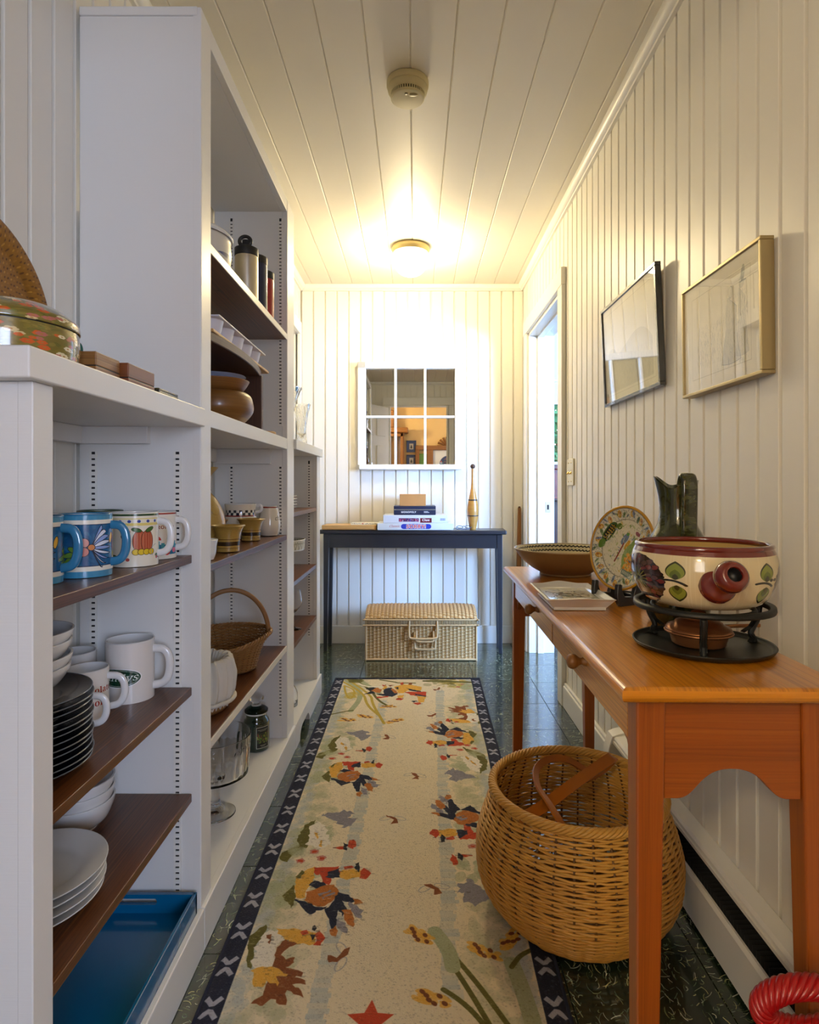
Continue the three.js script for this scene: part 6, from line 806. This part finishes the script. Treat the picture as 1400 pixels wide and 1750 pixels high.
const FAR=[['black',-3,48,27,0,0,-39,36,-59,57,-49,40,0,55,29],['rust',29,-9,56,-54,85,-19,75,29,47,10],['navy',43,39,95,39,88,-29,127,-54,164,43,136,80,100,71],['gold',85,-29,95,-89,110,-59,95,-24],['rust',125,-39,145,-29,167,29,147,34],['gold',144,-69,184,-99,232,-94,280,-59,279,-9,212,-9,193,29,167,29,149,-29],['navy',148,-54,164,-64,166,-19,155,-34],['navy',202,-49,279,5,279,18,222,-9],['red',196,10,302,10,302,76,230,62],['navy',246,39,301,68,301,80,249,62],['gold',256,71,302,80,290,152,265,156],['red',59,85,122,67,120,85,66,101],['red',155,121,169,94,192,108,182,130],['gold',161,67,194,53,191,94,169,94],['red',235,165,271,156,277,169,262,189],['black',230,139,256,134,259,141,243,155],['red',77,-105,88,-87,98,-105,93,-71,84,-74],['brown',109,-94,138,-89,120,-67],['red',169,-131,190,-136,187,-99,177,-94],['brown',211,-131,235,-126,229,-94,215,-99]]; // anchor (174, 212)
const RW = (v) => 764 - .02 * v, RL = 2440;
const rugT = tex(680, 2048, (g, w, h) => {
  seed = 241; const k = h / RL; g.scale(k, k); const W = w / k;
  g.fillStyle = RC.cream; g.fillRect(0, 0, W, RL);
  const blob = (x, y, r, c, a, n = 26) => { for (let i = 0; i < n; i++) { g.fillStyle = rgba(RC[c], a); g.beginPath(); g.ellipse(x + rr(-r, r), y + rr(-r, r), rr(8, 30), rr(6, 22), rr(0, 3), 0, 7); g.fill(); } };
  let rag = 2.6; const ragged = (pts) => { g.beginPath(); for (let i = 0; i < pts.length; i += 2) { const x0 = pts[i], y0 = pts[i + 1], x1 = pts[(i + 2) % pts.length], y1 = pts[(i + 3) % pts.length], n = Math.max(1, Math.round(Math.hypot(x1 - x0, y1 - y0) / 9)); for (let j = 0; j < n; j++) g.lineTo(x0 + (x1 - x0) * j / n + rr(-rag, rag), y0 + (y1 - y0) * j / n + rr(-rag, rag)); } g.closePath(); g.fill(); };
  const put = (m, x, y, turn) => { g.save(); g.translate(x, y); if (turn) g.rotate(Math.PI); for (const [c, ...p] of m) { rag = c === 'grey' || c === 'white' ? 6.5 : 3; g.fillStyle = RC[c]; ragged(p); for (let i = 0; i < 10; i++) { const q = 2 * Math.floor(rr(0, p.length / 2)), s = 2 * Math.floor(rr(0, p.length / 2)), f = rnd(); g.fillStyle = i % 2 ? 'rgba(255,240,210,.16)' : 'rgba(30,16,6,.2)'; g.fillRect((p[q] * f + p[s] * (1 - f)), (p[q + 1] * f + p[s + 1] * (1 - f)), 9, 4); } } rag = 2.6; g.restore(); };
  const line = (c, lw, ...p) => { g.strokeStyle = RC[c]; g.lineWidth = lw; g.lineCap = 'round'; g.beginPath(); g.moveTo(p[0], p[1]); for (let i = 2; i < p.length - 2; i += 2) g.quadraticCurveTo(p[i], p[i + 1], (p[i] + p[i + 2]) / 2, (p[i + 1] + p[i + 3]) / 2); g.lineTo(p[p.length - 2], p[p.length - 1]); g.stroke(); };
  // sage ground along both sides, pale stripes
  for (let v = 60; v < RL; v += 40) { blob(96 + 40 * Math.sin(v / 97), v, 46, 'sage', .2, 10); blob(RW(v) - 105 + 36 * Math.sin(v / 110), v, 48, 'sage', .2, 10); blob(70, v, 14, 'pale', .3, 5); blob(RW(v) - 72, v, 14, 'pale', .3, 5); }
  for (let v = 340; v < RL; v += 12) { g.fillStyle = rgba(RC.pale, rr(.25, .75)); g.fillRect(272 - 40 * (v - 340) / 1700 + rr(-3, 3) - 19, v, 38 + rr(-6, 6), 12); } for (let v = 200; v < 2010; v += 12) { g.fillStyle = rgba(RC.pale, rr(.25, .75)); g.fillRect(541 - 44 * (v - 300) / 1700 + rr(-3, 3) - 19, v, 38 + rr(-6, 6), 12); }
  const wheat = (x, y, a) => { g.save(); g.translate(x, y); g.rotate(a); for (let i = 0; i < 16; i++) { g.fillStyle = rgba(RC.gold, .8); g.beginPath(); g.ellipse(rr(-34, 34), rr(-14, 14), rr(8, 16), 6, rr(-.4, .4), 0, 7); g.fill(); } g.fillStyle = '#7a3f18'; for (const [p, q] of [[-24, -8], [-6, 7], [12, -8], [26, 6], [-14, -2], [6, 12]]) { g.beginPath(); g.ellipse(p, q, 7, 5, .5, 0, 7); g.fill(); } g.restore(); };
  const comma = (x, y, a) => { g.save(); g.translate(x, y); g.rotate(a); g.strokeStyle = rgba(RC.grey, .5); g.lineWidth = 3; for (const s of [-1, 1]) { g.beginPath(); g.ellipse(s * 22, -4, 20, 9, s * .5, 0, 7); g.stroke(); } g.fillStyle = RC.brown; ragged([-22, -20, -4, -16, 14, 2, 16, 22, -6, 26, 2, 6, -12, -6]); g.restore(); };
  const pinks = (x, y) => { for (const [a, b] of [[0, 0], [30, -42], [56, -12]]) { g.fillStyle = RC.pink; ragged([x + a - 15, y + b - 5, x + a, y + b - 12, x + a + 15, y + b - 2, x + a + 6, y + b + 11, x + a - 10, y + b + 9]); g.fillStyle = RC.red; ragged([x + a - 7, y + b - 5, x + a + 7, y + b - 4, x + a + 5, y + b + 6, x + a - 6, y + b + 5]); } };
  const sprigL = (x, y, s) => { g.fillStyle = RC.olive; ragged([x, y, x + s * 40, y - 34, x + s * 76, y - 62, x + s * 60, y - 20, x + s * 30, y + 10, x + s * 18, y + 48, x - s * 6, y + 34]); blob(x + s * 30, y, 18, 'sage', .4, 8); };
  // left side, repeating every 62 cm; the right side is the same turned round
  for (const v of [1004, 1621]) { blob(120, v + 60, 60, 'sage', .5, 30); put(ROOSTER, 308, v); pinks(112, v - 52); sprigL(56, v - 95, 1); }
  for (const v of [872, 1494]) { blob(120, v - 50, 55, 'sage', .5, 26); put(PALEBIRD, 258, v); }
  put(HEN, 218, 1845);
  for (const v of [816, 1440]) { const s = RW(v); blob(s - 130, v - 60, 60, 'sage', .5, 30); put(ROOSTER, 463, v, true); pinks(s - 150, v + 62); sprigL(s - 66, v + 100, -1); }
  for (const v of [943, 1560]) { blob(RW(v) - 140, v + 50, 55, 'sage', .5, 26); put(PALEBIRD, 514, v, true); }
  put(HEN, 557, 589, true);
  // far end: a rooster lying along the border, stems, leaves
  for (const [a, ...p] of [['sage', 60, 40, 150, 200, 160, 330, 130, 480], ['yellow', 40, 60, 170, 230, 196, 400, 262, 530], ['yellow', 66, 30, 210, 260, 220, 380, 290, 620], ['olive', 90, 20, 200, 180, 240, 330, 300, 420], ['sage', 120, 20, 190, 150, 230, 190, 250, 260], ['white', 110, 60, 150, 130, 200, 150, 250, 150], ['olive', 240, 40, 320, 70, 330, 90, 420, 90]]) line(a, a === 'sage' ? 26 : 13, ...p);
  blob(105, 45, 30, 'olive', .6, 24); line('yellow', 10, 62, 130, 80, 260, 120, 340, 128, 200, 62, 130); blob(112, 270, 26, 'yellow', .35, 14); line('olive', 10, 40, 520, 110, 480, 140, 470);
  put(FAR, 174, 212); wheat(129, 578, .1); wheat(201, 540, .3); wheat(336, 589, -.5); wheat(300, 419, -.2);
  blob(620, 95, 60, 'yellow', .35, 40); blob(560, 60, 80, 'olive', .3, 36); line('olive', 22, 470, 55, 580, 60, 720, 80); pinks(640, 150); blob(690, 140, 30, 'sage', .6, 20); comma(535, 180, 1.2);
  comma(308, 757, .4); comma(424, 1086, .2); comma(355, 1362, 0); comma(470, 1680, -.2); comma(259, 1901, 1.5); comma(502, 526, 1.4);
  // near end: stems and seed heads, red flower
  for (const [a, ...p] of [['olive', 512, 1905, 560, 1980, 660, 2200], ['olive', 500, 1915, 545, 2010, 620, 2220], ['sage', 632, 1920, 648, 2000, 650, 2200], ['olive', 482, 1987, 540, 2030, 590, 2150], ['olive', 701, 1876, 660, 1890, 630, 1930], ['sage', 470, 1830, 500, 1880, 505, 1930]]) line(a, a === 'sage' ? 34 : 11, ...p);
  wheat(433, 1840, .6); wheat(576, 1886, .5); wheat(643, 1850, -.9); wheat(460, 2007, .3); g.fillStyle = RC.red; g.beginPath(); for (let i = 0; i < 10; i++) { const a = i / 10 * 6.283, r = i % 2 ? 22 : 48; g.lineTo(338 + r * Math.sin(a), 2060 - r * Math.cos(a)); } g.fill();
  // border
  g.fillStyle = RC.navy; g.fillRect(0, 0, 48, RL); g.fillRect(0, 0, W, 30); g.fillRect(0, RL - 48, W, 48); g.beginPath(); g.moveTo(RW(0) - 48, 0); g.lineTo(W, 0); g.lineTo(W, RL); g.lineTo(RW(RL) - 48, RL); g.fill();
  g.strokeStyle = '#a9a8b4'; g.lineWidth = 11; g.lineCap = 'butt'; const chev = (x, y, s) => { g.beginPath(); g.moveTo(x - 16, y - s * 9 + rr(-2, 2)); g.lineTo(x - 2, y + s * 6); g.lineTo(x + 3, y + s * 5); g.lineTo(x + 16, y - s * 10 + rr(-2, 2)); g.stroke(); };
  for (let v = 60; v < RL - 40; v += 103) { for (const x of [24, RW(v) - 24]) { chev(x, v, 1); chev(x, v + 28, -1); } } for (let x = 110; x < 720; x += 103) { g.lineWidth = 7; g.beginPath(); g.moveTo(x, 12); g.lineTo(x + 14, 20); g.lineTo(x + 34, 12); g.stroke(); }
  // wool loops
  for (let i = 0; i < 42000; i++) { g.fillStyle = rnd() < .5 ? 'rgba(40,28,10,.12)' : 'rgba(255,246,220,.1)'; g.fillRect(rr(0, W), rr(0, RL), 4, 2.6); }
});
const pile = tex(512, 512, (g) => { seed = 251; g.fillStyle = '#444'; g.fillRect(0, 0, 512, 512); for (let i = 0; i < 9000; i++) { const v = Math.floor(rr(60, 255)); g.fillStyle = `rgba(${v},${v},${v},.8)`; g.beginPath(); g.ellipse(rr(0, 512), rr(0, 512), 4.5, 3, rr(-.5, .5), 0, 7); g.fill(); } }, { srgb: false, repeat: [6, 18] });
{ const o = thing('hooked_rug', 'cream hooked wool runner patterned with roosters, hens and flowers inside a navy border', 'rug', [-.424, 0, -3.21]), th = .009, W = 680 / 2048 * RL;
  const pt = (u, v) => [u * RW(v * RL) / 1000, v * RL / 1000];
  const top = sheet((u, v) => { const [x, z] = pt(u, v), e = Math.min(u, 1 - u, v * 3, (1 - v) * 3); return [x + .003 * Math.sin(z * 9) * (u > .5 ? 1 : 0) * .6, th * Math.min(1, .35 + e * 40) + .0006 * Math.sin(x * 37) * Math.sin(z * 23), z]; }, 60, 120), uv = top.attributes.uv;
  for (let i = 0; i < uv.count; i++) { const u = uv.getX(i), v = uv.getY(i); uv.setXY(i, u * RW(v * RL) / W, 1 - v); }
  part('pile', top, std({ map: rugT, bumpMap: pile, bumpScale: .0025, roughness: .95 }), o);
  const ed = []; const edge = (a, b) => ed.push(tube([[...[pt(...a)[0]], .004, pt(...a)[1]], [(pt(...a)[0] + pt(...b)[0]) / 2, .004, (pt(...a)[1] + pt(...b)[1]) / 2], [pt(...b)[0], .004, pt(...b)[1]]], .004, 30, 8)); edge([0, 0], [1, 0]); edge([0, 0], [0, 1]); edge([1, 0], [1, 1]); edge([0, 1], [1, 1]); part('bound_edge', merge(ed), std({ color: hex(RC.navy), roughness: .95 }), o); }

renderer.render(scene, camera);
